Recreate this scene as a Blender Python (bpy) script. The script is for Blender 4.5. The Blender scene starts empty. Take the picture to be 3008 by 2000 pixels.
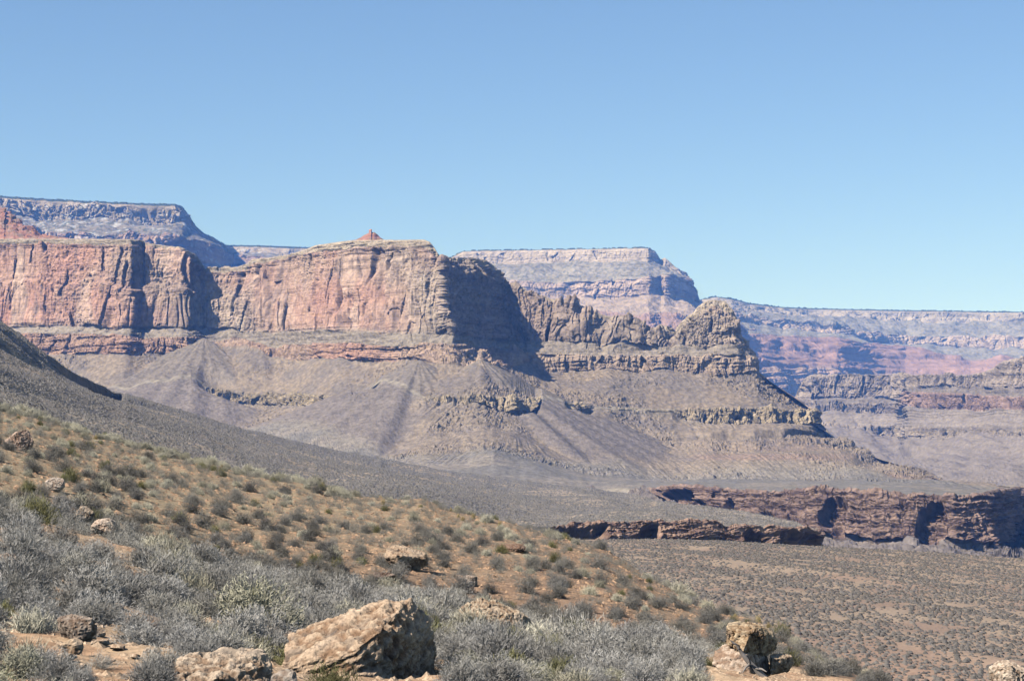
import bpy, bmesh, math, random
import numpy as np
from mathutils import Vector

R = math.radians
random.seed(7)
rng = np.random.default_rng(7)
scene = bpy.context.scene

# ------------------------------------------------------------------ camera, sky, sun, exposure
F, CX, CY, EYE_Y = 6032.0, 1504.0, 1000.0, 1300.0      # a 28 degree lens on a 3008 x 2000 frame
CAM = np.array([0.0, 0.0, 1.7])
TILT = math.atan((EYE_Y - CY) / F)
cam_data = bpy.data.cameras.new("camera")
cam = bpy.data.objects.new("camera", cam_data)
scene.collection.objects.link(cam)
cam.location = CAM
cam.rotation_euler = (math.pi / 2 + TILT, 0, 0)
cam_data.sensor_width = 36.0
cam_data.lens = 36.0 * F / 3008.0
cam_data.clip_start = 0.1
cam_data.clip_end = 120000.0
scene.camera = cam

SUN_EL, SUN_BEHIND = 42.0, 34.0          # sun stands to the left of the view, a little behind the viewer
sv = Vector((-math.cos(R(SUN_EL)) * math.cos(R(SUN_BEHIND)), -math.cos(R(SUN_EL)) * math.sin(R(SUN_BEHIND)), math.sin(R(SUN_EL))))
world = bpy.data.worlds.new("World")
scene.world = world
world.use_nodes = True
wn = world.node_tree
sky = wn.nodes.new("ShaderNodeTexSky")
sky.sky_type = 'NISHITA'
sky.sun_disc = False
sky.sun_elevation = R(SUN_EL)
sky.sun_rotation = math.atan2(sv.x, sv.y)
sky.altitude = 1200
sky.air_density = 1.0
sky.dust_density = 0.0
sky.ozone_density = 4.2
wn.links.new(sky.outputs[0], wn.nodes["Background"].inputs[0])
wn.nodes["Background"].inputs[1].default_value = 0.087

sd = bpy.data.lights.new("sun", 'SUN')
sd.energy = 5.0
sd.angle = R(0.53)
sd.color = (1.0, 0.955, 0.90)
so = bpy.data.objects.new("sun", sd)
so.rotation_euler = sv.to_track_quat('Z', 'Y').to_euler()
scene.collection.objects.link(so)
scene.view_settings.view_transform = 'Standard'
scene.view_settings.look = 'None'
scene.view_settings.gamma = 1.0
scene.view_settings.exposure = 0.58
scene.cycles.use_denoising = True
scene.cycles.use_adaptive_sampling = False
scene.cycles.max_bounces = 4
scene.cycles.diffuse_bounces = 0
scene.cycles.volume_bounces = 1

# ------------------------------------------------------------------ helpers
TH_C, TH_S = math.cos(TILT), math.sin(TILT)

def unproject(x, y, d):
    x, y, d = (np.asarray(a, float) for a in (x, y, d))
    rx, ry = (x - CX) / F, (CY - y) / F
    dy = TH_C - TH_S * ry
    dz = TH_S + TH_C * ry
    return np.stack([rx * d / dy, d + 0 * rx, CAM[2] + dz * d / dy], -1)

def project(P):
    q = P - CAM
    fw = q[..., 1] * TH_C + q[..., 2] * TH_S
    up = -q[..., 1] * TH_S + q[..., 2] * TH_C
    return CX + F * q[..., 0] / fw, CY - F * up / fw

_PRM = np.random.default_rng(99).permutation(4096).astype(np.int32)
_A = np.random.default_rng(98).normal(size=(4096, 3)); _A /= np.linalg.norm(_A, axis=1, keepdims=True) / 1.25
_GX, _GY, _GZ = (np.ascontiguousarray(_A[:, k], np.float32) for k in range(3))
from concurrent.futures import ThreadPoolExecutor
POOL = ThreadPoolExecutor(4)

def _perlin(x, y, z, seed):
    fx, fy, fz = np.floor(x), np.floor(y), np.floor(z)
    ix, iy, iz = fx.astype(np.int32) + seed * 131, fy.astype(np.int32), fz.astype(np.int32)
    x, y, z = (x - fx).astype(np.float32), (y - fy).astype(np.float32), (z - fz).astype(np.float32)
    u, v, w = (t * t * t * (t * (t * 6 - 15) + 10) for t in (x, y, z))
    a0, a1 = _PRM[ix & 4095], _PRM[(ix + 1) & 4095]
    p00, p01, p10, p11 = _PRM[(a0 + iy) & 4095], _PRM[(a0 + iy + 1) & 4095], _PRM[(a1 + iy) & 4095], _PRM[(a1 + iy + 1) & 4095]
    def g(p, a, b, c):
        k = _PRM[(p + iz + c) & 4095]
        return _GX[k] * (x - a) + _GY[k] * (y - b) + _GZ[k] * (z - c)
    def l(a, b, t): return a + t * (b - a)
    return l(l(l(g(p00, 0, 0, 0), g(p10, 1, 0, 0), u), l(g(p01, 0, 1, 0), g(p11, 1, 1, 0), u), v),
             l(l(g(p00, 0, 0, 1), g(p10, 1, 0, 1), u), l(g(p01, 0, 1, 1), g(p11, 1, 1, 1), u), v), w)

def perlin(x, y, z=0.0, seed=0):
    x, y, z = np.broadcast_arrays(np.asarray(x, np.float32), np.asarray(y, np.float32), np.asarray(z, np.float32))
    if x.size < 40000 or x.shape[0] < 8: return _perlin(x, y, z, seed)
    n = 8; c = np.linspace(0, x.shape[0], n + 1).astype(int)
    return np.concatenate(list(POOL.map(lambda k: _perlin(x[c[k]:c[k+1]], y[c[k]:c[k+1]], z[c[k]:c[k+1]], seed), range(n))))

def fbm(x, y, z=0.0, o=4, seed=0, gain=0.5):
    s, a, f = 0.0, 1.0, 1.0
    for k in range(o):
        s = s + a * perlin(x * f, y * f, z * f, seed + k * 17)
        a *= gain; f *= 2.03
    return s

def ss(a, b, x):
    t = np.clip((x - a) / (b - a), 0, 1)
    return t * t * (3 - 2 * t)

def mix(a, b, t):
    t = np.asarray(t)[..., None]
    return np.asarray(a) * (1 - t) + np.asarray(b) * t

def tag(o, label, cat=None, group=None, kind=None):
    o["label"] = label
    if cat: o["category"] = cat
    if group: o["group"] = group
    if kind: o["kind"] = kind
    return o

def link(o, parent=None):
    scene.collection.objects.link(o)
    if parent: o.parent = parent
    return o

def mesh_np(name, verts, faces, mat, col=None, smooth=False):
    """verts (n,3); faces (m,3) or (m,4)"""
    me = bpy.data.meshes.new(name)
    verts = np.ascontiguousarray(verts, np.float32); faces = np.ascontiguousarray(faces, np.int32)
    m, k = faces.shape
    me.vertices.add(len(verts)); me.vertices.foreach_set("co", verts.ravel())
    me.loops.add(m * k); me.loops.foreach_set("vertex_index", faces.ravel())
    me.polygons.add(m)
    me.polygons.foreach_set("loop_start", np.arange(0, m * k, k, dtype=np.int32))
    me.polygons.foreach_set("use_smooth", np.full(m, smooth))
    if col is not None:
        a = me.color_attributes.new("Col", 'FLOAT_COLOR', 'POINT')
        c = np.ones((len(verts), 4), np.float32); c[:, :3] = col
        a.data.foreach_set("color", c.ravel())
    me.update(calc_edges=True)
    me.materials.append(mat)
    return me

def grid_faces(nv, nx):
    i = np.arange(nv * nx).reshape(nv, nx)
    return np.stack([i[:-1, :-1], i[1:, :-1], i[1:, 1:], i[:-1, 1:]], -1).reshape(-1, 4)

# ------------------------------------------------------------------ materials
def nn(t, kind, **kw):
    n = t.nodes.new(kind)
    for k, v in kw.items():
        if hasattr(n, k): setattr(n, k, v)
        else: n.inputs[k].default_value = v
    return n

def rock_mat(name, scale, bump, mottle=0.35, tint=None, speck=None, speck_scale=1.0):
    """colour attribute of the strata times a procedural mottle, with procedural bump"""
    m = bpy.data.materials.new(name); m.use_nodes = True
    t = m.node_tree; b = t.nodes["Principled BSDF"]
    b.inputs["Roughness"].default_value = 0.95
    b.inputs["Specular IOR Level"].default_value = 0.12
    tc = nn(t, "ShaderNodeTexCoord")
    at = nn(t, "ShaderNodeVertexColor", layer_name="Col")
    n1 = nn(t, "ShaderNodeTexNoise", Scale=scale, Detail=6.0, Roughness=0.65)
    t.links.new(tc.outputs["Object"], n1.inputs["Vector"])
    mr = nn(t, "ShaderNodeMapRange")
    mr.inputs[1].default_value = 0.3; mr.inputs[2].default_value = 0.7
    mr.inputs[3].default_value = 1 - mottle; mr.inputs[4].default_value = 1 + mottle
    t.links.new(n1.outputs[0], mr.inputs[0])
    mu = nn(t, "ShaderNodeMix", data_type='RGBA', blend_type='MULTIPLY')
    mu.inputs[0].default_value = 1.0
    t.links.new(at.outputs[0], mu.inputs[6]); t.links.new(mr.outputs[0], mu.inputs[7])
    last = mu.outputs[2]
    if speck is not None:
        v = nn(t, "ShaderNodeTexVoronoi", Scale=speck_scale)
        t.links.new(tc.outputs["Object"], v.inputs["Vector"])
        r2 = nn(t, "ShaderNodeMapRange")
        r2.inputs[1].default_value = 0.28; r2.inputs[2].default_value = 0.42
        r2.inputs[3].default_value = 0.75; r2.inputs[4].default_value = 0.0
        t.links.new(v.outputs["Distance"], r2.inputs[0])
        m2 = nn(t, "ShaderNodeMix", data_type='RGBA')
        t.links.new(r2.outputs[0], m2.inputs[0]); t.links.new(last, m2.inputs[6])
        m2.inputs[7].default_value = (*speck, 1)
        last = m2.outputs[2]
    t.links.new(last, b.inputs["Base Color"])
    if bump:
        bp = nn(t, "ShaderNodeBump", Strength=0.9, Distance=bump)
        t.links.new(n1.outputs[0], bp.inputs["Height"]); t.links.new(bp.outputs[0], b.inputs["Normal"])
    return m

def leaf_mat(name, c0, c1, tint=(.85, .78, .55), vary=0.32):
    m = bpy.data.materials.new(name); m.use_nodes = True
    t = m.node_tree; b = t.nodes["Principled BSDF"]
    b.inputs["Roughness"].default_value = 0.8
    b.inputs["Specular IOR Level"].default_value = 0.2
    oi = nn(t, "ShaderNodeObjectInfo"); tc = nn(t, "ShaderNodeTexCoord")
    n1 = nn(t, "ShaderNodeTexNoise", Scale=14.0, Detail=3.0)
    t.links.new(tc.outputs["Object"], n1.inputs["Vector"])
    mx = nn(t, "ShaderNodeMix", data_type='RGBA')
    mx.inputs[6].default_value = (*c0, 1); mx.inputs[7].default_value = (*c1, 1)
    ma = nn(t, "ShaderNodeMapRange"); ma.inputs[1].default_value = .3; ma.inputs[2].default_value = .7
    t.links.new(n1.outputs[0], ma.inputs[0]); t.links.new(ma.outputs[0], mx.inputs[0])
    m3 = nn(t, "ShaderNodeMix", data_type='RGBA')
    m3.inputs[7].default_value = (*(np.array(c1) * np.array(tint)), 1)
    r3 = nn(t, "ShaderNodeMath", operation='FRACT'); r4 = nn(t, "ShaderNodeMath", operation='MULTIPLY'); r4.inputs[1].default_value = 7.31
    r5 = nn(t, "ShaderNodeMath", operation='MULTIPLY'); r5.inputs[1].default_value = .25
    t.links.new(oi.outputs["Random"], r4.inputs[0]); t.links.new(r4.outputs[0], r3.inputs[0]); t.links.new(r3.outputs[0], r5.inputs[0])
    t.links.new(r5.outputs[0], m3.inputs[0]); t.links.new(mx.outputs[2], m3.inputs[6])
    hv = nn(t, "ShaderNodeHueSaturation")
    mr = nn(t, "ShaderNodeMapRange"); mr.inputs[3].default_value = 1 - vary; mr.inputs[4].default_value = 1 + vary
    t.links.new(oi.outputs["Random"], mr.inputs[0]); t.links.new(mr.outputs[0], hv.inputs["Value"])
    t.links.new(m3.outputs[2], hv.inputs["Color"]); t.links.new(hv.outputs[0], b.inputs["Base Color"])
    return m

M_FAR = rock_mat("far_rim_rock", 0.02, 10.0, 0.25)
M_MESA = rock_mat("mesa_rock", 0.12, 2.2, 0.35)
M_TONTO = rock_mat("scrub_plain", 0.25, 0.8, 0.35)
M_NEAR = rock_mat("near_plain_soil", 2.0, 0.10, 0.25)
M_SOIL = rock_mat("hillside_soil", 6.0, 0.05, 0.38)
M_BOULDER = rock_mat("boulder_rock", 26.0, 0.022, 0.34)

# ------------------------------------------------------------------ landform nets
def curve(tab, xs, col):
    a = np.array(tab, float)
    return np.interp(xs, a[:, 0], a[:, col])

def smooth1(a, w):
    if w < 1: return a
    k = np.hanning(2 * w + 3)[1:-1]; k /= k.sum()
    return np.convolve(np.pad(a, w, mode='edge'), k, mode='valid')

class Net:
    """rows: tables of (x, y, distance); a profile from the back of a landform down to its foot"""
    def __init__(s, xs, rows, nvs, jit=None, sm=2, seed=1):
        s.xs = xs; P = []
        for k, tab in enumerate(rows):
            w_ = sm[k] if isinstance(sm, (list, tuple)) else sm
            y = smooth1(curve(tab, xs, 1), w_); d = smooth1(curve(tab, xs, 2), w_)
            if jit and jit[k]:
                a, sc = jit[k]
                y = y + a * fbm(xs / sc, k * 7.3, 0, 2, seed + 31 * k) * 1.3
            P.append(unproject(xs, y, d))
        out, t = [], []
        for k, n in enumerate(nvs):
            f = np.arange(n) / n
            out.append(P[k][None] * (1 - f)[:, None, None] + P[k + 1][None] * f[:, None, None]); t.append(k + f)
        out.append(P[-1][None]); t.append(np.array([len(rows) - 1.0]))
        s.P = np.concatenate(out); s.t = np.concatenate(t)[:, None] + np.zeros_like(xs)[None]
        s.nv, s.nx = s.P.shape[:2]
        s.rows = P
        s.normals()
    def normals(s):
        du = np.gradient(s.P, axis=1); dv = np.gradient(s.P, axis=0)
        n = np.cross(dv, du); n /= np.linalg.norm(n, axis=-1, keepdims=True) + 1e-9
        for ax in (0, 1):
            m = n.copy()
            for k in range(1, 4):
                m += np.roll(n, k, ax) + np.roll(n, -k, ax)
            sl = [slice(None)] * 2; sl[ax] = slice(3, -3)
            n[tuple(sl)] = m[tuple(sl)]
        s.N = n / (np.linalg.norm(n, axis=-1, keepdims=True) + 1e-9)
        flip = (np.einsum('ijk,ijk->ij', s.N, CAM - s.P) < 0) & (s.N[..., 2] < 0)
        s.N[flip] *= -1
    def seg(s, a, b, e=0.15):
        """soft weight of profile rows a..b"""
        return ss(a - e, a + e, s.t) * (1 - ss(b - e, b + e, s.t))
    def on(s, a, b, e, fn, hard=False):
        """fn of the points, weighted to rows a..b and worked out only there"""
        t0 = s.t[:, 0]; r = np.flatnonzero((t0 >= a - e) & (t0 <= b + e)); out = np.zeros(s.t.shape)
        if len(r):
            r0, r1 = r[0], r[-1] + 1
            w = s.seg(a, b, e)[r0:r1]; out[r0:r1] = fn(s.P[r0:r1]) * (1 if hard else w)
        return out
    def build(s, name, mat, col, smooth=False):
        me = mesh_np(name, s.P.reshape(-1, 3), grid_faces(s.nv, s.nx), mat, col.reshape(-1, 3), smooth)
        return link(bpy.data.objects.new(name, me))

def cliff_disp(P, L, amp, seed, vs=5.0, h=8.0, bed=0.25, rough=.16, slots=.7, blocks=.62):
    """buttresses, flat slabs between grooves, deep slots and bedding ledges; metres outward"""
    X, Y, Z = P[..., 0], P[..., 1], P[..., 2]
    wx = fbm(X / (1.6 * L), Y / (1.6 * L), Z / (1.4 * L), 2, seed + 5) * .6
    ph = np.floor(Z / (vs * L * .35) + 1.5 * perlin(X / (2 * L), Y / (2 * L), 0, seed + 9)) * 3.17
    a = fbm(X / (1.5 * L) + wx, Y / (1.5 * L) - wx, Z / (vs * L), 2, seed)
    m = perlin(X / (2.2 * L), Y / (2.2 * L), Z / (1.6 * L), seed + 8)
    st = ss(-.25, .35, m)
    b = np.minimum(np.abs(perlin(X / (L * .55) + wx, Y / (L * .55), Z / (vs * L * .8) + .25 * ph, seed + 1)), .30)
    c = np.minimum(np.abs(perlin(X / (L * .2) + wx, Y / (L * .2) + wx, Z / (vs * L * .3) + ph, seed + 2)), .22)
    d = fbm(X / (L * .12), Y / (L * .12), Z / (L * .12), 3, seed + 3, .6)
    sl = np.abs(perlin(X / (L * .9) + wx * .5, Y / (L * .9), Z / (vs * L) + .2 * ph, seed + 11))
    slot = ss(.07, .015, sl) * ss(-.05, .2, perlin(X / (L * .7), Y / (L * .7), Z / (vs * L * .25), seed + 12))
    fq = np.round(perlin(X / (L * .26) + wx, Y / (L * .26), Z / (vs * L * .16) + ph, seed + 14) * 4) / 4
    zb = Z / h + 0.7 * perlin(X / (5 * L), Y / (5 * L), 0, seed + 4)
    e = np.tanh(2.2 * fbm(zb, 3.3 + perlin(X / (.8 * L), Y / (.8 * L), 0, seed + 6) * .5, .7, 3, seed + 7, .65))
    return amp * (1.5 * a + 1.7 * st * (b - .2) + .9 * (c - .12) - slots * slot + blocks * fq + rough * d * (1.3 - st) + bed * e)

def dup_row(tab, dy, dd):
    return [(x, y + dy, d + dd) for x, y, d in tab]

def const_d(tab, d):
    return [(x, y, d) for x, y in tab]

def xspan(x0, x1, n, out0=None, out1=None, m=24):
    xs = np.linspace(x0, x1, n)
    if out0 is not None: xs = np.concatenate([np.linspace(out0, x0, m, endpoint=False), xs])
    if out1 is not None: xs = np.concatenate([xs, np.linspace(x1, out1, m + 1)[1:]])
    return xs

def with_d(tab, ref, dd):
    """give an (x, y) table the distances of a reference (x, y, d) table plus dd"""
    a = np.array(ref, float)
    xs = sorted(set([p[0] for p in tab] + [p[0] for p in ref if tab[0][0] <= p[0] <= tab[-1][0]]))
    t = np.array(tab, float)
    return [(x, float(np.interp(x, t[:, 0], t[:, 1])), float(np.interp(x, a[:, 0], a[:, 2])) + dd) for x in xs]

TREE = (0.045, 0.06, 0.045)

def far_colour(n, k, X, Y, Z, pale, slope, pink, red, seed, trees=0.5, snow=0.0, segs=None):
    """strata colours of a far canyon wall; segs = row ranges (pale, slope, pink, slope2, red)"""
    col = np.empty(n.P.shape); col[:] = slope
    a, b, c, d = segs
    col = mix(col, pale, n.seg(*a, .04)); col = mix(col, pink, n.seg(*b, .04))
    col = mix(col, red, n.seg(*c, .06)); col = mix(col, slope, n.seg(*d, .04) * .8)
    v = fbm(X / 260, Y / 260, Z / 90, 4, seed)
    col = col * (1 + .25 * v)[..., None]
    beds = fbm(Z / 22 + .5 * fbm(X / 900, Y / 900, 0, 2, seed + 2), 0.5, 0.5, 3, seed + 3)
    col = col * (1 + .22 * beds)[..., None]
    return np.clip(col, .02, .8)

# ---- far rim on the left (snow still lying on its ledges)
def far_left():
    S = [(-900,560,8300),(-400,560,8400),(-100,572,8500),(0,580,8500),(130,588,8500),(300,597,8450),(430,602,8400),(515,603,8400),(535,612,8450),(552,632,8550),(575,668,8650),
         (600,690,8700),(625,700,8750),(650,716,8900),(664,724,9300),(680,724,10500),(760,725,10500),(850,728,10500),(960,733,10600),(1100,745,10800),(1300,760,11000)]
    bk = dup_row(S, -4, 2500)
    B1 = with_d([(-900,630),(-100,640),(0,642),(130,648),(300,650),(430,652),(520,655),(548,652),(575,674),(600,695),(650,722),(680,742),(850,748),(1300,775)], S, -60)
    T2 = with_d([(-900,690),(-100,690),(400,690),(520,700),(575,704),(600,706),(650,726),(680,748),(850,754),(1300,780)], S, -480)
    B2 = with_d([(-900,740),(-100,740),(400,745),(600,770),(660,778),(700,772),(850,775),(1300,800)], S, -540)
    Ft = with_d([(-900,850),(1300,860)], S, -1000)
    xs = xspan(-60, 1120, 900, -900, 1300)
    n = Net(xs, [bk, S, B1, T2, B2, Ft], [8, 70, 70, 70, 30], [None, (2, 40), (8, 60), (8, 90), (6, 60), None], seed=11)
    X, Y, Z = (n.P[..., i] for i in range(3))
    cl = n.seg(1.05, 2, .1) + n.seg(3, 4, .1)
    sl = n.seg(2, 3, .1) + n.seg(4, 5.1, .1)
    calm = (.35 + .65 * ss(600, 540, n.xs))[None] * ss(1.0, 1.35, n.t)
    d = n.on(1.05, 4, .1, lambda P: cliff_disp(P, 150, 46, 21, 2.2, 26, .22), True) * cl * calm + sl * fbm(X / 130, Y / 130, Z / 130, 5, 22) * 24 * calm
    n.P += n.N * d[..., None]
    trees = ss(.04, .3, fbm(X / 28, Y / 28, Z / 28, 3, 24))
    n.P[..., 2] += (n.seg(.7, 1.02, .05) * trees * 7)
    col = far_colour(n, 0, X, Y, Z, (.33,.27,.215), (.21,.18,.15), (.33,.225,.175), (.27,.18,.14), 25, segs=((1,2),(3,4),(4,5),(2,3)))
    sn = .35 * ss(.22, .36, fbm(X / 45, Y / 45, Z / 22, 4, 26) + .12 * ss(300, 0, n.xs)[None] - .06 * cl)
    col = mix(col, (.72,.75,.8), sn * (n.t > 1.05) * .9)
    tr = ss(.12, .2, fbm(X / 22, Y / 22, Z / 22, 3, 27)) * (sl * .75 + .12)
    col = mix(col, TREE, np.clip(tr, 0, 1) * .8)
    col = mix(col, TREE, n.seg(0, 1.04, .03))
    o = n.build("canyon_rim", M_FAR, col)
    tag(o, "far blue canyon rim with snow specks behind the red cliffs at the left", "canyon rim", None, "structure")

# ---- flat-topped far mesa in the middle
def far_mid():
    S = [(1000,800,10600),(1250,785,10600),(1300,768,10500),(1340,748,10450),(1360,738,10400),(1500,735,10350),(1640,733,10300),(1800,730,10250),(1905,728,10200),(1925,738,10250),
         (1941,763,10300),(1953,757,10260),(1970,771,10260),(1992,792,10280),(2018,800,10320),(2023,813,10350),(2036,832,10400),(2045,860,10460),(2050,882,10500),
         (2100,906,10750),(2150,930,11050),(2200,960,11400),(2300,995,11900)]
    def below(y): return [(x, max(y_, float(np.interp(x, [p[0] for p in S], [p[1] for p in S])) + 2)) for x, y_ in y]
    bk = dup_row(S, 4, 1800)
    fine = list(range(1000, 2301, 10))
    def row(tab, dd):
        t = np.array(tab, float)
        return with_d(below([(x, float(np.interp(x, t[:, 0], t[:, 1]))) for x in fine]), S, dd)
    B1 = row([(1000,810),(1300,795),(1400,778),(1700,770),(1900,768),(1930,778),(1990,800),(2300,1000)], -60)
    T2 = row([(1000,850),(1300,842),(1400,832),(1550,828),(1700,824),(1800,820),(1900,815),(1960,812),(2020,812),(2300,1000)], -400)
    B2 = row([(1000,890),(1300,880),(1500,872),(1650,880),(1800,875),(1950,868),(1975,880),(2045,884),(2300,1000)], -450)
    T3 = row([(1000,930),(1500,925),(1900,918),(2050,925),(2200,968),(2280,990),(2300,1000)], -900)
    B3 = row([(1000,1050),(2030,1050),(2160,1010),(2280,993),(2300,1000)], -1300)
    B3 = [(x, y, d + 1100 * float(ss(2060, 2280, np.array(float(x))))) for x, y, d in B3]; T3 = [(x, y, d + 750 * float(ss(2060, 2280, np.array(float(x))))) for x, y, d in T3]
    # the right end of the pink cliff turns away from the sun
    B2 = [(x, y, d + 420 * float(ss(1945, 2050, np.array(x)))) for x, y, d in B2]
    T2 = [(x, y, d + 360 * float(ss(1945, 2050, np.array(x)))) for x, y, d in T2]
    xs = xspan(1240, 2290, 850, 1000)
    n = Net(xs, [bk, S, B1, T2, B2, T3, B3], [8, 60, 60, 60, 50, 50], [None, (1, 30), (5, 60), (5, 90), (6, 90), (5, 120), None], seed=41)
    X, Y, Z = (n.P[..., i] for i in range(3))
    edge = ss(2090, 2030, n.xs)[None]
    cl = (n.seg(1.05, 2, .1) * .6 + n.seg(3, 4, .1)) * edge
    sl = n.seg(2, 3, .1) + n.seg(4, 5.1, .1)
    calm = ss(1.0, 1.3, n.t)
    d = n.on(1.05, 4, .1, lambda P: cliff_disp(P, 130, 28, 42, 2.2, 22, .3, .1, .7, .3), True) * cl * calm + sl * fbm(X / 130, Y / 130, Z / 130, 5, 43) * 24 * calm * (.3 + .7 * edge) \
        + n.on(5, 6.1, .1, lambda P: cliff_disp(P, 160, 22, 44, 1.2, 30, .8))
    n.P += n.N * d[..., None]
    trees = ss(.04, .3, fbm(X / 28, Y / 28, Z / 28, 3, 45))
    n.P[..., 2] += (n.seg(.7, 1.02, .05) * trees * 7 * ss(1950, 1900, n.xs)[None])
    col = far_colour(n, 0, X, Y, Z, (.40,.33,.265), (.27,.24,.195), (.42,.32,.26), (.34,.225,.18), 46, segs=((1,2),(3,4),(5,6),(2,3)))
    col = mix(col, (.42,.31,.23), n.seg(4, 5, .1) * .7)
    tr = ss(.10, .2, fbm(X / 20, Y / 20, Z / 20, 3, 47)) * (n.seg(2, 3, .1) * .85 + n.seg(4, 5, .1) * .55 + .05)
    col = mix(col, TREE, np.clip(tr, 0, 1) * .5)
    col = mix(col, TREE, n.seg(0, 1.04, .03) * ss(1920, 1900, n.xs)[None])
    o = n.build("mesa", M_FAR, col)
    tag(o, "flat topped pale pink mesa far behind the dark rock spur", "mesa", None, "structure")

# ---- long rim closing the view on the right
def far_right():
    S = [(1800,915,13000),(1980,900,13000),(2040,884,12800),(2060,881,12600),(2100,873,12400),(2150,878,12400),(2200,892,12600),(2300,904,13000),(2400,908,13300),(2600,912,13500),(2800,915,13500),(3008,918,13400),(3300,922,13300),(3900,930,13200)]
    bk = dup_row(S, -2, 1200)
    adv = [(1800,-700),(2200,-700),(2470,-700),(2560,-250),(2660,0),(3900,0)]
    av = lambda x: float(np.interp(x, [p[0] for p in adv], [p[1] for p in adv]))
    def row(tab, dd, k=1.0):
        xs_ = sorted(set([p[0] for p in tab] + list(range(1800, 3900, 20))))
        t = np.array(tab, float)
        return [(x, y, d + k * av(x)) for x, y, d in with_d([(x, float(np.interp(x, t[:, 0], t[:, 1]))) for x in xs_], S, dd)]
    B1 = row([(1800,930),(2040,904),(2200,918),(2300,930),(2500,935),(2700,945),(3008,948),(3900,955)], -80, .3)
    T2 = row([(1800,945),(2040,925),(2200,930),(2300,938),(2450,948),(2510,975),(2550,981),(2700,984),(2900,986),(3900,990)], -500, .8)
    B2 = row([(1800,975),(2040,950),(2200,945),(2300,968),(2450,978),(2510,990),(2560,1008),(2650,1015),(2750,1019),(2900,1022),(3900,1026)], -560, .9)
    T3 = row([(1800,990),(2200,985),(2400,993),(2500,1002),(2600,1015),(2700,1025),(2760,1042),(2850,1058),(2940,1046),(3008,1056),(3900,1060)], -1100)
    B3 = row([(1800,1078),(2200,1078),(2400,1083),(2500,1090),(2600,1098),(3900,1105)], -1900)
    B4 = row([(1800,1190),(2400,1200),(3900,1210)], -2050)
    Ft = row([(1800,1300),(3900,1300)], -2800)
    xs = xspan(2030, 3040, 850, 1800, 3900)
    n = Net(xs, [bk, S, B1, T2, B2, T3, B3, B4, Ft], [6, 50, 50, 50, 50, 90, 80, 20], [None, (1, 60), (6, 60), (6, 50), (6, 60), (4, 90), (4, 90), (5, 90), None], seed=61)
    X, Y, Z = (n.P[..., i] for i in range(3))
    cl = n.seg(1.05, 2, .1) * .8 + n.seg(3, 4, .1) + n.seg(6, 7, .1)
    sl = n.seg(2, 3, .1) + n.seg(4, 5, .1) + n.seg(7, 8.1, .1)
    calm = ss(1.0, 1.35, n.t)
    d = cl * calm * cliff_disp(n.P, 190, 38, 62, 2.2, 28, .3, .1, .7, .3) + sl * calm * fbm(X / 170, Y / 170, Z / 170, 5, 63) * 34 \
        + n.on(5, 6, .08, lambda P: cliff_disp(P, 260, 10, 64, .8, 46, 2.3, .1))
    n.P += n.N * d[..., None]
    trees = ss(.04, .3, fbm(X / 35, Y / 35, Z / 35, 3, 65))
    n.P[..., 2] += (n.seg(.7, 1.02, .05) * trees * 9)
    col = far_colour(n, 0, X, Y, Z, (.36,.31,.26), (.24,.22,.19), (.41,.325,.27), (.32,.205,.17), 66, segs=((1,2),(3,4),(5,6),(2,3)))
    col = mix(col, (.37,.265,.215), n.seg(6, 7, .05))
    tr = ss(.10, .2, fbm(X / 26, Y / 26, Z / 26, 3, 67)) * (n.seg(2, 3, .1) * .8 + n.seg(4, 5, .1) * .5 + .04)
    col = mix(col, TREE, np.clip(tr, 0, 1) * .45)
    col = mix(col, TREE, n.seg(0, 1.05, .03))
    o = n.build("canyon_rim", M_FAR, col)
    tag(o, "long level hazy rim with pink and white layers closing the view at the right", "canyon rim", None, "structure")

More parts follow.
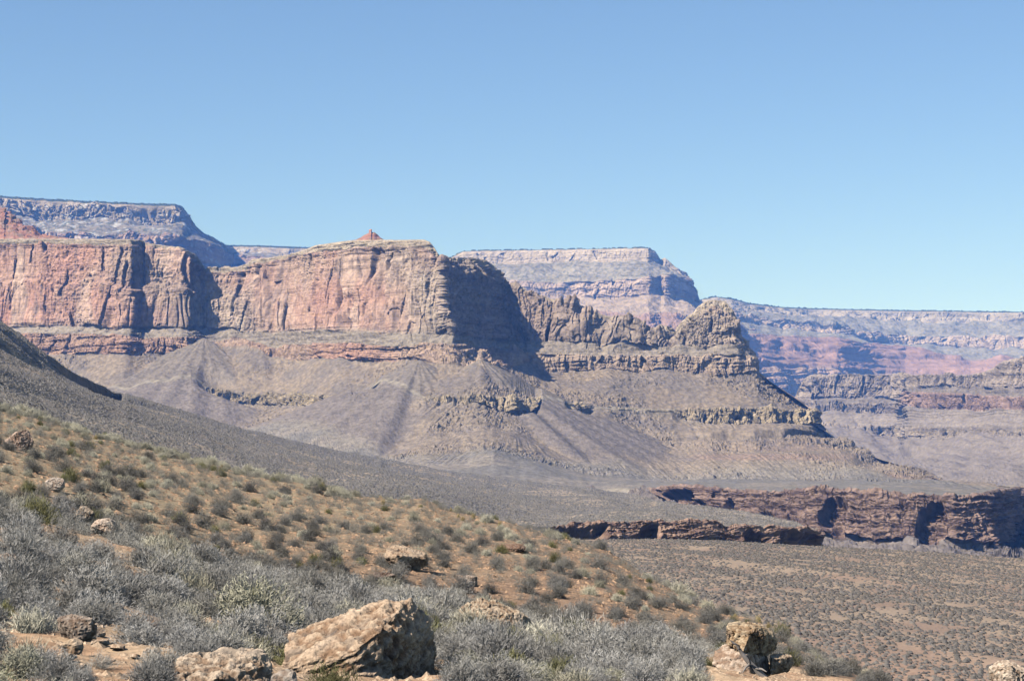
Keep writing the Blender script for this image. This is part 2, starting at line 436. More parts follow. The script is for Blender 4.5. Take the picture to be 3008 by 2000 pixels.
# ---- hazy butte at the right, behind the end of the main ridge
def right_butte():
    S = [(2250,1215,6700),(2300,1200,6600),(2330,1180,6600),(2345,1142,6550),(2360,1115,6500),(2385,1101,6450),(2500,1098,6400),(2600,1100,6350),(2636,1098,6300),(2650,1092,6100),(2662,1098,5600),(2720,1104,5500),
         (2800,1103,5400),(2860,1099,5350),(2900,1090,5300),(2930,1075,5250),(2960,1060,5200),(3008,1046,5150),(3200,1010,5000),(3800,960,4700)]
    bk = dup_row(S, 6, 900)
    B1 = with_d([(2250,1217),(2330,1184),(2345,1172),(2400,1172),(2500,1173),(2640,1172),(2660,1132),(2700,1139),(2860,1141),(3008,1143),(3800,1143)], S, -25)
    T2 = with_d([(2250,1219),(2330,1188),(2345,1182),(2500,1184),(2640,1185),(2657,1150),(2700,1156),(2860,1160),(2950,1169),(3800,1175)], S, -70)
    B2 = with_d([(2250,1222),(2330,1200),(2500,1212),(2640,1212),(2657,1188),(2700,1196),(2800,1205),(2870,1204),(2920,1200),(3008,1198),(3800,1195)], S, -95)
    T3 = with_d([(2250,1240),(2400,1248),(2500,1254),(2580,1253),(2700,1257),(2850,1260),(2920,1258),(3008,1262),(3800,1265)], S, -190)
    B3 = with_d([(2250,1245),(2400,1252),(2500,1258),(2560,1260),(2590,1276),(2620,1285),(2700,1286),(2800,1283),(2850,1268),(2920,1273),(3008,1276),(3800,1280)], S, -205)
    M = with_d([(2250,1290),(2500,1320),(2700,1345),(2850,1340),(3008,1330),(3800,1320)], S, -480)
    Ft = with_d([(2250,1360),(2500,1400),(2700,1425),(3008,1440),(3800,1440)], S, -1500)
    Fr = with_d([(2250,1440),(3800,1470)], S, -2600)
    xs = xspan(2290, 3040, 750, None, 3800)
    n = Net(xs, [bk, S, B1, T2, B2, T3, B3, M, Ft, Fr], [6, 70, 24, 45, 45, 35, 50, 40, 10],
            [None, (3, 15), (5, 40), (3, 50), (4, 40), (3, 90), (3, 50), (5, 120), None, None], sm=[2,2,3,3,5,8,8,20,20,20], seed=81)
    X, Y, Z = (n.P[..., i] for i in range(3))
    edge = ss(2310, 2350, n.xs)[None]
    d = n.on(1.05, 2, .1, lambda P: cliff_disp(P, 55, 19, 82, 5, 14, .16, .12, 1.3)) + n.on(2, 3, .1, lambda P: cliff_disp(P, 40, 4, 83, 1, 6, 1.2)) \
        + n.on(3, 4, .1, lambda P: cliff_disp(P, 40, 18, 84, 6, 10, .2, .1, 1.4)) + n.on(5, 6, .1, lambda P: cliff_disp(P, 36, 16, 85, 9, 8, .16, .08, 1.5)) \
        + (n.seg(4, 5, .1) + n.seg(6, 8.5, .1)) * (fbm(X / 120, Y / 120, Z / 120, 5, 86) * 11 + 16 * (np.abs(perlin((X + .8 * Z) / 70, Y / 500, Z / 500, 90)) - .2))
    led = np.tanh(3 * fbm(Z / 13 + .5 * perlin(X / 200, Y / 200, 0, 93), .4, .2, 3, 94, .7))
    d += led * 5 * (n.seg(4, 5, .1) + n.seg(6, 7.4, .2) * ss(-.1, .2, perlin(X / 160, Y / 160, 0, 95)) + .5 * n.seg(2, 3, .1))
    n.P += n.N * (d * edge)[..., None]
    grey, tan, red = (.27,.22,.185), (.30,.245,.195), (.33,.225,.185)
    col = np.empty(n.P.shape); col[:] = (.205,.172,.148)
    col = mix(col, grey, n.seg(0, 2, .05)); col = mix(col, mix(grey, red, ss(2640, 2665, n.xs))[None], n.seg(2.9, 4, .05))
    col = mix(col, tan, n.seg(5, 6, .05))
    beds = fbm(Z / 9, 0.5 + fbm(X / 300, Y / 300, 0, 2, 87), 0.5, 3, 88)
    col *= (1 + .3 * beds * n.seg(1, 6.1, .1) + .2 * fbm(X / 40, Y / 40, Z / 40, 4, 89))[..., None]
    o = n.build("butte", M_MESA, np.clip(col, .02, .8))
    tag(o, "hazy layered butte at the right edge beyond the talus of the main ridge", "butte", None, "structure")

# ---- the main ridge: red cliff, shaded corner, broken spur with its knob, talus, plain and inner gorge wall
def gor_w(s): return s(10, 11, .03)

def main_ridge():
    S = [(-900,690,4300),(-100,703,3800),(0,703,3750),(100,702,3700),(200,702,3660),(300,703,3620),(365,704,3590),(385,704,3590),(425,708,3632),(430,716,3618),(470,720,3612),(535,730,3596),(550,737,3597),(575,748,3614),(594,775,3632),(602,788,3638),
         (650,790,3638),(700,784,3622),(726,775,3610),(740,762,3600),(800,757,3560),(850,748,3530),(900,733,3480),(925,722,3450),(1000,711,3390),(1040,706,3350),(1100,705,3310),(1160,706,3260),(1245,705,3215),(1262,711,3205),(1276,728,3200),(1286,745,3190),(1292,752,3200),
         (1300,755,3230),(1330,757,3290),(1400,757,3390),(1430,766,3420),(1450,780,3440),(1465,796,3450),(1480,816,3455),(1492,842,3460),(1520,848,3450),(1545,851,3440),(1560,862,3435),(1600,870,3430),(1650,890,3425),(1700,905,3425),(1722,908,3425),(1760,922,3425),(1800,930,3425),
         (1835,936,3425),(1850,955,3425),(1890,962,3425),(1920,966,3425),(1940,957,3425),(1955,969,3425),(1985,973,3430),(2000,947,3430),(2012,934,3430),(2035,920,3430),(2050,900,3430),(2070,886,3430),(2100,880,3430),(2130,885,3430),(2150,905,3430),(2165,936,3435),(2175,972,3440),(2186,1008,3455),
         (2205,1024,3460),(2221,1036,3470),(2227,1092,3470),(2260,1118,3450),(2300,1147,3430),(2350,1180,3400),(2388,1205,3380),(2394,1246,3380),(2450,1285,3350),(2500,1313,3300),(2560,1340,3220),(2640,1368,3080),(2700,1388,2950),(2760,1408,2800),(2850,1424,2650),(3050,1432,2600),(3300,1432,2600)]
    sx, sy, sd_ = (np.array([p[i] for p in S], float) for i in range(3))
    fine = sorted(set(list(range(-900, 3301, 6)) + [p[0] for p in S]))
    def row(tab, dtab, sh=0):
        t, q = np.array(tab, float), np.array(dtab, float); out = []
        for x in fine:
            y0 = float(np.interp(x, sx, sy)); y = float(np.interp(x, t[:, 0], t[:, 1]))
            xe = x - sh * float(ss(1215, 1300, np.array(float(x))) * ss(1500, 1420, np.array(float(x))))
            d = float(np.interp(xe, sx, sd_)) + float(np.interp(x, q[:, 0], q[:, 1]))
            out.append((x, max(y, y0 + .5), d))
        return out
    def rowabs(tab, dtab):
        t, q = np.array(tab, float), np.array(dtab, float); out = []
        for x in fine:
            y0 = float(np.interp(x, sx, sy)); d0 = float(np.interp(x, sx, sd_))
            y = float(np.interp(x, t[:, 0], t[:, 1])); d = min(float(np.interp(x, q[:, 0], q[:, 1])), d0 - 2)
            out.append((x, max(y, y0 + .8), d))
        return out
    bk = []
    for x in fine:
        y0, d0 = float(np.interp(x, sx, sy)), float(np.interp(x, sx, sd_))
        if x < 1290: bk.append((x, y0 - 1, d0 + 900))
        else:
            k = float(ss(1290, 1480, np.array(float(x)))); bk.append((x, y0 - 1 + k * 120, d0 + 500 - k * 330))
    R2 = row([(-900,715),(0,722),(200,722),(425,728),(540,745),(600,805),(700,800),(800,772),(925,748),(1100,735),(1240,735),(1290,760),(1400,775),(1480,835),(1900,975),(2000,985),(2050,930),(2100,910),(2150,935),(2180,1000),(2230,1095),(3300,1500)], [(-900,-18),(3300,-18)], 14)
    R3 = row([(-900,960),(0,962),(200,960),(400,971),(600,962),(700,975),(800,977),(900,972),(1000,968),(1100,975),(1200,980),(1300,985),(1340,990),(1400,1000),(1540,1000),(1600,1003),(1750,1012),(1900,1018),(2100,1016),(2190,1020),(2222,1040),(2260,1120),(3300,1440)], [(-900,-40),(1285,-40),(1330,-40),(3300,-40)], 42)
    R4 = row([(-900,985),(0,985),(200,977),(400,991),(580,988),(600,995),(700,1015),(800,1022),(900,1012),(1000,1012),(1200,1018),(1300,1010),(1340,1015),(1480,1030),(1560,1032),(1700,1040),(1860,1048),(2000,1045),(2100,1040),(2222,1044),(2260,1120),(3300,1440)], [(-900,-80),(600,-85),(3300,-75)], 48)
    R5 = rowabs([(-900,1040),(0,1042),(200,1041),(400,1047),(585,1040),(600,1005),(680,1022),(760,1035),(800,1044),(900,1059),(1000,1058),(1200,1056),(1300,1066),(1350,1072),(1400,1074),(1412,1060),(1440,1075),(1500,1070),(1560,1072),(1610,1087),(1700,1090),(1800,1086),(1860,1096),(1950,1086),(2000,1096),(2100,1106),(2180,1099),(2224,1092),(2260,1120),(3300,1440)],
              [(-900,4180),(0,3650),(365,3495),(600,3540),(800,3460),(1000,3285),(1290,3090),(1345,3085),(1412,3090),(1440,3120),(1500,3240),(1550,3325),(1650,3345),(1800,3335),(2000,3335),(2100,3330),(2224,3365),(2300,3420),(3300,2590)])
    R6 = rowabs([(-900,1150),(0,1150),(600,1155),(700,1157),(900,1160),(1100,1165),(1200,1168),(1400,1172),(1570,1176),(1620,1184),(1680,1190),(1850,1200),(2000,1204),(2150,1200),(2388,1206),(2394,1247),(3300,1440)],
              [(-900,4050),(0,3520),(365,3370),(600,3390),(800,3310),(1000,3150),(1250,2970),(1400,2950),(1500,2965),(1600,3030),(1700,3110),(1850,3175),(2000,3200),(2150,3195),(2388,3240),(2400,3378),(3300,2585)])
    R7 = rowabs([(-900,1155),(0,1155),(560,1158),(640,1180),(700,1190),(850,1194),(985,1206),(1060,1198),(1130,1172),(1240,1172),(1300,1186),(1400,1203),(1480,1220),(1570,1210),(1590,1186),(1650,1190),(1680,1215),(1730,1212),(1745,1200),(1980,1210),(2000,1228),(2050,1240),(2150,1250),(2300,1252),(2386,1246),(2396,1250),(3300,1440)],
              [(-900,4040),(0,3510),(365,3360),(600,3380),(800,3298),(1000,3138),(1250,2958),(1400,2936),(1500,2952),(1600,3016),(1700,3096),(1850,3161),(2000,3186),(2150,3180),(2388,3225),(2400,3370),(3300,2580)])
    R7b = rowabs([(-900,1200),(0,1200),(600,1225),(800,1250),(1000,1260),(1250,1270),(1500,1262),(1700,1300),(1900,1310),(2150,1292),(2300,1285),(2400,1285),(2500,1318),(2600,1358),(3300,1442)],
              [(-900,3950),(0,3420),(600,3280),(800,3190),(1000,3030),(1250,2840),(1500,2850),(1600,2900),(1700,2960),(1900,3060),(2150,3080),(2300,3120),(2400,3230),(2600,3100),(3300,2550)])
    R8 = rowabs([(-900,1290),(0,1290),(600,1290),(950,1315),(1250,1358),(1350,1345),(1450,1325),(1600,1345),(1750,1385),(1900,1405),(2000,1412),(2150,1405),(2300,1400),(2500,1400),(2700,1412),(2900,1436),(3300,1440)],
              [(-900,3800),(0,3250),(600,3120),(950,2850),(1250,2600),(1450,2620),(1600,2700),(1800,2780),(2000,2760),(2300,2720),(2700,2500),(3300,2450)])
    R9 = rowabs([(-900,1400),(0,1400),(1000,1410),(1700,1436),(1800,1436),(1900,1433),(1960,1436),(2050,1440),(2200,1447),(2400,1453),(2600,1456),(2800,1459),(2900,1455),(2945,1444),(2962,1438),(2985,1440),(3060,1445),(3300,1446)],
              [(-900,2600),(0,2500),(1700,2350),(1900,2200),(1960,2080),(2050,2030),(2200,1950),(2400,1900),(2600,1860),(2800,1830),(2900,1850),(2945,1960),(2962,2150),(3000,2350),(3300,2300)])
    R10 = rowabs([(-900,1410),(0,1410),(1000,1420),(1700,1446),(1800,1446),(1900,1441),(1940,1462),(2050,1500),(2200,1538),(2350,1572),(2450,1590),(2600,1598),(2700,1602),(2800,1604),(2900,1612),(2945,1606),(2975,1590),(3060,1540),(3300,1540)],
              [(-900,2500),(0,2400),(1700,2300),(1900,2190),(1960,2062),(2050,2008),(2200,1925),(2400,1872),(2600,1830),(2800,1800),(2900,1815),(2945,1925),(2962,2100),(3000,2300),(3300,2270)])
    R11 = rowabs([(-900,1500),(1700,1480),(1900,1560),(2100,1640),(2400,1668),(3300,1690)],
              [(-900,2200),(1700,2100),(1900,1900),(2100,1650),(2400,1560),(3300,1500)])
    FANS = [(640,60,.6),(790,75,.7),(1010,70,.5),(1215,110,1.0),(1420,60,.5),(1580,90,.8),(1760,70,.6),(1930,70,.7),(2090,45,.6),(2215,60,.7)]
    def fanned(tab, amp, grow):
        return [(x, y, d - amp * sum(k * max(0.0, 1 - abs(x - c) / (w * grow)) for c, w, k in FANS)) for x, y, d in tab]
    R7b = fanned(R7b, 30, 1.0); R8 = fanned(R8, 30, 1.5)
    xs = np.concatenate([np.linspace(-900, -60, 30, endpoint=False), np.linspace(-60, 1285, 800, endpoint=False), np.linspace(1285, 1500, 300, endpoint=False),
                         np.linspace(1500, 2240, 460, endpoint=False), np.linspace(2240, 3040, 560), np.linspace(3060, 3300, 12)])
    n = Net(xs, [bk, S, R2, R3, R4, R5, R6, R7, R7b, R8, R9, R10, R11], [6, 26, 170, 40, 56, 70, 40, 60, 60, 60, 80, 60],
            [None, (2.2, 12), (6, 40), (9, 60), (4, 90), (6, 50), (2, 120), (4, 45), (4, 200), (6, 260), (4, 60), (9, 50), (6, 60)], sm=[1, 1, 1, 2, 3, 4, 5, 5, 7, 9, 6, 6, 8], seed=101)
    P = n.P; X, Y, Z = (P[..., i] for i in range(3)); XS = n.xs[None]
    s = n.seg
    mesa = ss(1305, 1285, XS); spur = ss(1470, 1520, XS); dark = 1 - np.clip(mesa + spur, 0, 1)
    red = s(1.9, 3, .05); kn = 1 - ss(1985, 2010, XS)
    end = ss(2232, 2222, XS)
    d = n.on(1.9, 3, .05, lambda P: mesa * cliff_disp(P, 54, 9.5, 111, 5, 9, .07, .2, 1.1, .22) + spur * (kn * cliff_disp(P, 74, 17, 112, 8, 18, .10, .18, 1.7) + (1 - kn) * cliff_disp(P, 46, 8, 115, 3, 10, .24, .3, .9)) + dark * cliff_disp(P, 55, 12, 113, 4, 11, .3, .3)) * end
    foot = np.abs(perlin(X / 17 + .3 * perlin(X / 30, Y / 30, Z / 60, 171), Y / 17, Z / 300, 172))
    d -= red * (mesa * 4.5 * ss(.07, .015, foot) * ss(2.45, 2.6, n.t + .25 * perlin(X / 25, Y / 25, 0, 173)) * ss(-.05, .2, perlin(X / 60, Y / 60, 0, 174)))
    low_half = ss(2.42, 2.47, n.t + .10 * fbm(X / 70, Y / 70, 0, 3, 160))
    d += red * low_half * 11 * (np.interp(n.xs, [-900, 0, 150, 260, 470, 640, 800, 3300], [.3, .3, .5, 1, 1, .7, 0, 0])[None])
    d += n.on(1, 2, .1, lambda P: cliff_disp(P, 45, 4.0, 114, 1.5, 6, 1.1) * (mesa + dark) + spur * (kn * cliff_disp(P, 74, 14, 112, 8, 18, .10, .18, 1.7) + (1 - kn) * cliff_disp(P, 46, 8, 115, 3, 10, .24, .3, .9))) * end * ss(1.0, 1.3, n.t)
    d += n.on(3, 4, .1, lambda P: cliff_disp(P, 38, 3.4, 116, 1, 7, 1.2)) * end
    d += n.on(4, 5, .06, lambda P: cliff_disp(P, 36, 8.5, 117, 5, 8, .34) + 2.0) * end
    band = np.interp(n.xs, [-900, 560, 640, 1050, 1120, 1235, 1260, 1575, 1595, 1660, 1680, 1735, 1750, 1780, 1820, 1975, 1995, 2392, 2398, 3300],
                     [0, 0, 1, 1, 0, 0, 1, 1, 0, 0, 1, 1, 0, .0, .3, .3, 1, 1, 0, 0])[None]
    d += n.on(6, 7, .05, lambda P: cliff_disp(P, 22, 10, 118, 12, 5, .14, .07, 1.5) + 4) * band
    # ledges breaking the slope under the right-hand band and in the middle
    low = s(7, 8.4, .08)
    led = np.clip(perlin(Z / 9 + .3 * perlin(X / 120, Y / 120, 0, 5), 4.2, .3, 119) * 3, -1, 1)
    d += low * led * 6.0 * (ss(1980, 2060, XS) * ss(2640, 2500, XS) + .8 * ss(880, 930, XS) * ss(1040, 990, XS) + .1)
    led2 = np.tanh(3 * perlin(Z / 5.5 + .5 * perlin(X / 90, Y / 90, 0, 6), 7.2, .3, 128))
    d += n.seg(5.05, 5.95, .1) * led2 * 2.6 * (ss(1270, 1320, XS) * ss(1420, 1380, XS) + ss(1960, 2030, XS) * ss(2380, 2330, XS) + ss(1760, 1800, XS) * ss(1880, 1840, XS)) * ss(-.2, .1, perlin(X / 50, Y / 50, Z / 30, 129))
    # talus: fans, gullies, rubble
    tal = s(5, 6, .1) + s(7, 9.2, .1)
    def rubble(P):
        X, Y, Z = P[..., 0], P[..., 1], P[..., 2]
        fan = perlin(X / 95, Y / 200, Z / 320, 120)
        gul = np.abs(perlin(X / 22 + .5 * perlin(X / 60, Y / 60, 0, 3) + Z / 55, Y / 60, Z / 130, 121))
        patch = ss(-.1, .25, perlin(X / 130, Y / 130, Z / 90, 125) + .05)
        blk = ss(.2, .45, perlin(X / 5, Y / 5, Z / 5, 124)) * 2.4 + ss(.3, .5, perlin(X / 11, Y / 11, Z / 11, 127)) * 3.5
        sgn = np.interp(X, [-900, -40, 40, 900], [1.1, 1.1, -1.1, -1.1])
        q = X - sgn * Z
        rill = np.minimum(np.abs(perlin(q / 11 + .25 * perlin(X / 30, Y / 30, Z / 30, 181), Y / 300, Z / 260, 182)), .3) + .5 * np.abs(perlin(q / 4.5, Y / 200, Z / 150, 183))
        return 3.0 * (rill - .25) * ss(-.35, .15, perlin(X / 110, Y / 110, Z / 110, 184)) + 13 * fan + 4.5 * (gul - .3) * ss(-.15, .3, perlin(X / 150, Y / 150, 0, 126)) + (.7 + 1.1 * patch) * fbm(X / 12, Y / 12, Z / 12, 4, 122, .6) + blk * patch
    d += n.on(5, 9.2, .1, rubble, True) * tal
    d += n.on(9, 10, .1, lambda P: fbm(P[..., 0] / 120, P[..., 1] / 160, 0, 3, 123) * 4)
    # inner gorge wall: beds above, deep alcoves cut into it
    def gorge(P):
        X, Y, Z = P[..., 0], P[..., 1], P[..., 2]
        al = perlin(X / 38, Y / 60, Z / 220, 130)
        zb = Z / 4.2 + .8 * perlin(X / 90, Y / 90, 0, 133)
        beds = np.tanh(2.5 * fbm(zb, perlin(X / 24, Y / 24, 0, 134) * .7, .3, 3, 135, .7))
        return cliff_disp(P, 60, 7, 131, 2, 6.0, .2, .35, .5) + 2.4 * beds + 7
    tt = n.t - 10
    al = perlin(X / 31, Y / 60, Z / 300, 130) + .35 * perlin(X / 17, Y / 17, Z / 60, 136)
    top = .10 + .35 * np.abs(perlin(X / 26, Y / 26, 0, 137)) + .4 * np.clip(-al, 0, 1)
    top = top + .45 * ss(.4, .05, al)
    cave = ss(.02, .16, al) * ss(top, top + .08, tt) * ss(1.15, .85, tt)
    d += (n.on(10, 11, .03, gorge) - gor_w(s) * 17 * cave) * ss(1890, 1960, XS)
    d += n.on(11, 12.1, .05, lambda P: fbm(P[..., 0] / 34, P[..., 1] / 34, P[..., 2] / 34, 5, 132) * 13)
    gor = s(10, 11, .03)
    n.P = P + n.N * d[..., None]
    X, Y, Z = (n.P[..., i].copy() for i in range(3))
    # cones of rubble poured from the foot of the cliffs over the lower slopes
    cone = np.zeros(X.shape); win = ss(4.85, 5.05, n.t) * ss(9.6, 9.0, n.t)
    for ax, ay, ad, k in [(1232,1062,3105,.46),(600,990,3545,.50),(1412,1058,3092,.53),(1640,1092,3350,.54),(1900,1098,3335,.50),(830,1198,3300,.44),(1470,1226,2925,.46),(1745,1205,3190,.42),(2150,1266,3165,.44),(330,1046,3590,.53),(1990,1240,3230,.42)]:
        A = unproject(ax, ay, ad)
        q = np.hypot(X - A[0], Y - A[1]) * (1 + .10 * perlin(np.arctan2(X - A[0], A[1] - Y) * 7, ax * 1.3, 0, 190))
        zc = A[2] + 3 - k * q + 11 * (q / 240) ** 2 + .9 * fbm(X / 9, Y / 9, 0, 3, 191)
        up = np.clip((zc - Z) * win, 0, 45) * ss(420, 300, q) * (1 - band * ss(5.6, 5.95, n.t) * ss(7.5, 7.1, n.t))
        Z += up; cone = np.maximum(cone, ss(.5, 5, up))
    n.P[..., 2] = Z
    # ---- colours of the strata
    tan, redc, pale, varn = (.36,.285,.222), (.405,.215,.16), (.50,.37,.29), (.205,.155,.132)
    col = np.empty(P.shape); col[:] = (.26,.225,.18)
    big = fbm(X / 210, Y / 210, Z / 110, 4, 140)
    redness = np.interp(n.xs, [-900, 0, 130, 300, 450, 640, 900, 930, 1020, 1120, 1200, 1300, 1500, 2200], [.95, .95, .75, .55, .40, .3, .35, .72, .85, .65, .35, .25, .15, .12])[None]
    rw = mix(tan, redc, np.clip(redness + .55 * big, 0, 1))
    rw = mix(rw, pale, ss(.1, .5, fbm(X / 60, Y / 60, Z / 130, 4, 141)) * .6)
    streak = fbm(X / 16, Y / 16, Z / 150, 4, 142)
    rw = mix(rw, varn, 1.05 * ss(.06, .5, streak + .55 * fbm(X / 120, Y / 120, Z / 60, 3, 143)) * .55)
    rw = mix(rw, (.24,.19,.155), np.clip(spur * (1 - .6 * ss(1990, 2020, XS)) + .9 * dark, 0, 1) * .65)  # spur rock's own darker tone; shade painted into the corner wall's colour
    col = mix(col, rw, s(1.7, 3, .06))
    col = mix(col, (.37,.30,.225), s(0, 1.75, .1))
    col = mix(col, (.27,.225,.18), s(3, 4, .08))
    mu = mix((.345,.255,.19), (.39,.225,.165), np.clip(redness + .5 * big - .05, 0, 1))
    mu = mix(mu, (.30,.235,.185), spur * .5)
    col = mix(col, mu, s(4, 5, .04))
    fm = np.clip(sum(k * np.clip(1 - np.abs(n.xs - c) / (w * 1.1), 0, 1) for c, w, k in FANS), 0, 1)[None] + .5 * fbm(X / 60, Y / 60, Z / 90, 3, 161)
    t_up = mix((.242,.190,.142), (.192,.158,.132), ss(-.15, .3, fbm(X / 90, Y / 90, Z / 60, 4, 144)))
    t_up = mix(t_up, (.195,.165,.138), cone * .8)
    col = mix(col, t_up, s(5, 6, .04))
    col = mix(col, (.34,.27,.185), s(6, 7, .03) * band * (1 - cone))
    lower = mix((.245,.194,.147), (.19,.158,.138), np.clip(cone + .8 * ss(.1, .5, fbm(X / 80, Y / 80, Z / 60, 4, 145)), 0, 1))
    lower = mix(lower, (.27,.185,.145), ss(8.0, 8.7, n.t) * ss(2000, 2080, XS) * ss(2800, 2600, XS) * .7 * ss(0, .3, perlin(Z / 9, .2, .2, 149) + .15))
    col = mix(col, lower, s(7, 8.8, .2))
    plain = mix((.185,.168,.15), (.245,.21,.175), ss(-.05, .35, fbm(X / 170, Y / 60, 0, 4, 146)))
    col = mix(col, plain, s(8.9, 10, .2))
    gw = mix((.25,.172,.138), (.165,.112,.095), ss(-.1, .3, fbm(X / 30, Y / 30, Z / 9, 4, 147)))
    col = mix(col, gw, s(10, 11, .04) * ss(1880, 1930, XS))
    col = mix(col, (.175,.148,.135), s(11, 12.1, .05))
    beds = fbm(Z / 6.5 + .5 * fbm(X / 240, Y / 240, 0, 2, 150), 0.5, 0.5, 3, 151, .6)
    col = col * (1 + .26 * beds * (s(1, 2, .1) + (.2 + .6 * ss(2.3, 2.05, n.t)) * red + s(3, 5, .1) + .5 * s(6, 7, .1) + .5 * low + gor) + .18 * fbm(X / 9, Y / 9, Z / 9, 3, 152))[..., None]
    # scrub and rubble flecks on the slopes
    fl = ss(.08, .26, perlin(X / 4.2, Y / 4.2, Z / 4.2, 153)) * (tal * .75 + s(9, 10, .2) * .6 + s(0, 1.6, .1) * .4)
    col = mix(col, (.12,.11,.10), np.clip(fl, 0, 1) * .7)
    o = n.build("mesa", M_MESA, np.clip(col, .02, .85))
    tag(o, "long red and tan cliff ridge with shaded corner and talus slopes in the middle of the view", "mesa", None, "structure")

# ---- two red hills standing on the top of the main ridge
def red_hill(S, foot_y, dd, label, seed, amp):
    bk = [(x, foot_y, d + dd * 1.4) for x, y, d in S]
    Ft = [(x, foot_y, d - dd) for x, y, d in S]
    xs = np.linspace(S[0][0], S[-1][0], 260)
    n = Net(xs, [bk, S, Ft], [20, 70], [None, None, None], sm=0, seed=seed)
    X, Y, Z = (n.P[..., i] for i in range(3))
    led = np.clip(perlin(Z / 5, 2.2, .4, seed) * 3, -1, 1)
    n.P += n.N * ((fbm(X / 18, Y / 18, Z / 18, 4, seed + 1) * amp + led * amp * .5) * ss(2.02, 1.8, n.t) * n.seg(.3, 3, .3))[..., None]
    col = mix((.33,.165,.12), (.28,.185,.14), ss(-.2, .3, fbm(X / 20, Y / 20, Z / 8, 4, seed + 2)))
    col = col * (1 + .3 * perlin(Z / 4, .3, .3, seed + 3))[..., None]
    o = n.build("hill", M_MESA, col)
    tag(o, label, "hill", None, "structure")

# ---- dark scrub slope and tongue of plain in front of the main ridge
def mid_plain():
    S = [(-900,520,950),(-300,770,1080),(-100,880,1150),(0,942,1200),(50,976,1230),(100,1012,1260),(150,1050,1290),(200,1085,1320),(260,1115,1360),(340,1154,1400),(380,1160,1420),(500,1195,1550),(600,1225,1650),(700,1256,1750),(850,1290,1900),(1000,1325,2050),(1150,1352,2150),
         (1300,1380,2230),(1500,1408,2280),(1700,1430,2250),(1850,1450,2000),(1900,1463,1750),(1930,1472,1500),(2050,1484,1350),(2150,1497,1250),(2250,1513,1150),(2330,1531,1080),(2380,1547,1040),(2403,1562,1020),(2412,1600,1010)]
    C = [(-900,900,330),(-300,1080,380),(0,1230,450),(400,1340,550),(800,1440,650),(1200,1512,760),(1500,1542,850),(1640,1546,900),(1700,1537,905),(1800,1533,910),(2000,1531,925),(2100,1536,935),(2200,1546,945),(2300,1556,955),(2380,1564,965),(2403,1570,990),(2412,1601,1000)]
    B = [(-900,915,325),(-300,1095,375),(0,1245,445),(400,1355,545),(800,1455,645),(1200,1522,756),(1500,1549,846),(1640,1562,894),(1700,1582,897),(1800,1592,902),(2000,1592,917),(2200,1597,937),(2380,1604,958),(2403,1606,984),(2412,1606,996)]
    bk = dup_row(S, 25, 220)
    Mi = [(x, float(np.interp(x, [-900,-300,0,200,500,800,1100,1500,1900,2100,2300,2412],[690,900,1050,1130,1225,1310,1385,1445,1492,1505,1533,1600])), (d * .55 + float(np.interp(x, [p[0] for p in C], [p[2] for p in C])) * .45)) for x, y, d in S]
    Ft = [(-900,1500,200),(0,1620,300),(1500,1720,620),(2412,1720,760)]
    xs = np.concatenate([np.linspace(-900, -60, 24, endpoint=False), np.linspace(-60, 1600, 700, endpoint=False), np.linspace(1600, 2412, 800)])
    n = Net(xs, [bk, S, Mi, C, B, Ft], [10, 150, 150, 80, 40], [None, (3, 45), None, (1.2, 45), (.8, 45), None], sm=1, seed=201)
    X, Y, Z = (n.P[..., i] for i in range(3)); XS = n.xs[None]
    und = (fbm(X / 90, Y / 170, 0, 3, 202) * 4.5 + 17 * (np.abs(perlin(X / 120 + .3 * perlin(X / 60, Y / 90, 0, 7), Y / 900, 0, 217)) - .25)) * n.seg(1.25, 2.9, .2)
    d = und + .8 * fbm(X / 14, Y / 14, 0, 3, 203) * n.seg(1, 3, .1)
    cf = n.seg(3, 4, .02) * ss(1600, 1650, XS) * ss(2412, 2400, XS)
    al = perlin(X / 16, Y / 40, Z / 90, 204) + .35 * perlin(X / 6, Y / 6, Z / 12, 211); tt = n.t - 3
    top = .15 + .4 * np.abs(perlin(X / 9, Y / 9, 0, 212))
    beds = np.tanh(2.5 * fbm(Z / 1.7 + .6 * perlin(X / 30, Y / 30, 0, 213), perlin(X / 8, Y / 8, 0, 214) * .7, .3, 3, 215, .7))
    d += cf * (n.on(3, 4, .02, lambda P: cliff_disp(P, 22, 2.2, 205, 2, 2.2, .3, .35, .5), True) + .9 * beds + 2.5 - 8.5 * ss(.02, .2, al) * ss(top, top + .12, tt))
    n.P += n.N * d[..., None]
    lw = ss(125, 170, XS) * ss(365, 350, XS) * (.45 + .55 * ss(150, 330, XS))
    n.P[..., 2] -= 11 * lw * ss(1.015, 1.03, n.t) * ss(1.5, 1.06, n.t)
    n.base = n.P
    X, Y, Z = (n.P[..., i] for i in range(3))
    pl = mix((.215,.185,.158), (.32,.255,.195), ss(0, .4, fbm(X / 60, Y / 140, 0, 4, 206)))
    wash = np.abs(perlin(X / 70 + .4 * perlin(X / 30, Y / 60, 0, 9), Y / 420, 0, 207))
    pl = mix(pl, (.43,.32,.23), ss(.045, .0, wash) * .8 * ss(.0, .3, perlin(X / 120, Y / 180, 0, 8)))
    pl = mix(pl, (.16,.125,.105), lw * n.seg(1.012, 1.05, .01))
    rim = ss(2.55, 2.98, n.t) * ss(1350, 1600, XS)
    pl = mix(pl, (.36,.28,.21), rim * ss(-.1, .25, fbm(X / 12, Y / 12, 0, 4, 208)) * .9)
    gw = mix((.30,.20,.15), (.19,.12,.092), ss(-.1, .25, fbm(X / 9, Y / 9, Z / 1.6, 4, 209)))
    col = mix(pl, gw, n.seg(3, 4, .03) * ss(1600, 1640, XS))
    col = col * (1 + .15 * fbm(X / 5, Y / 5, Z / 5, 3, 210))[..., None]
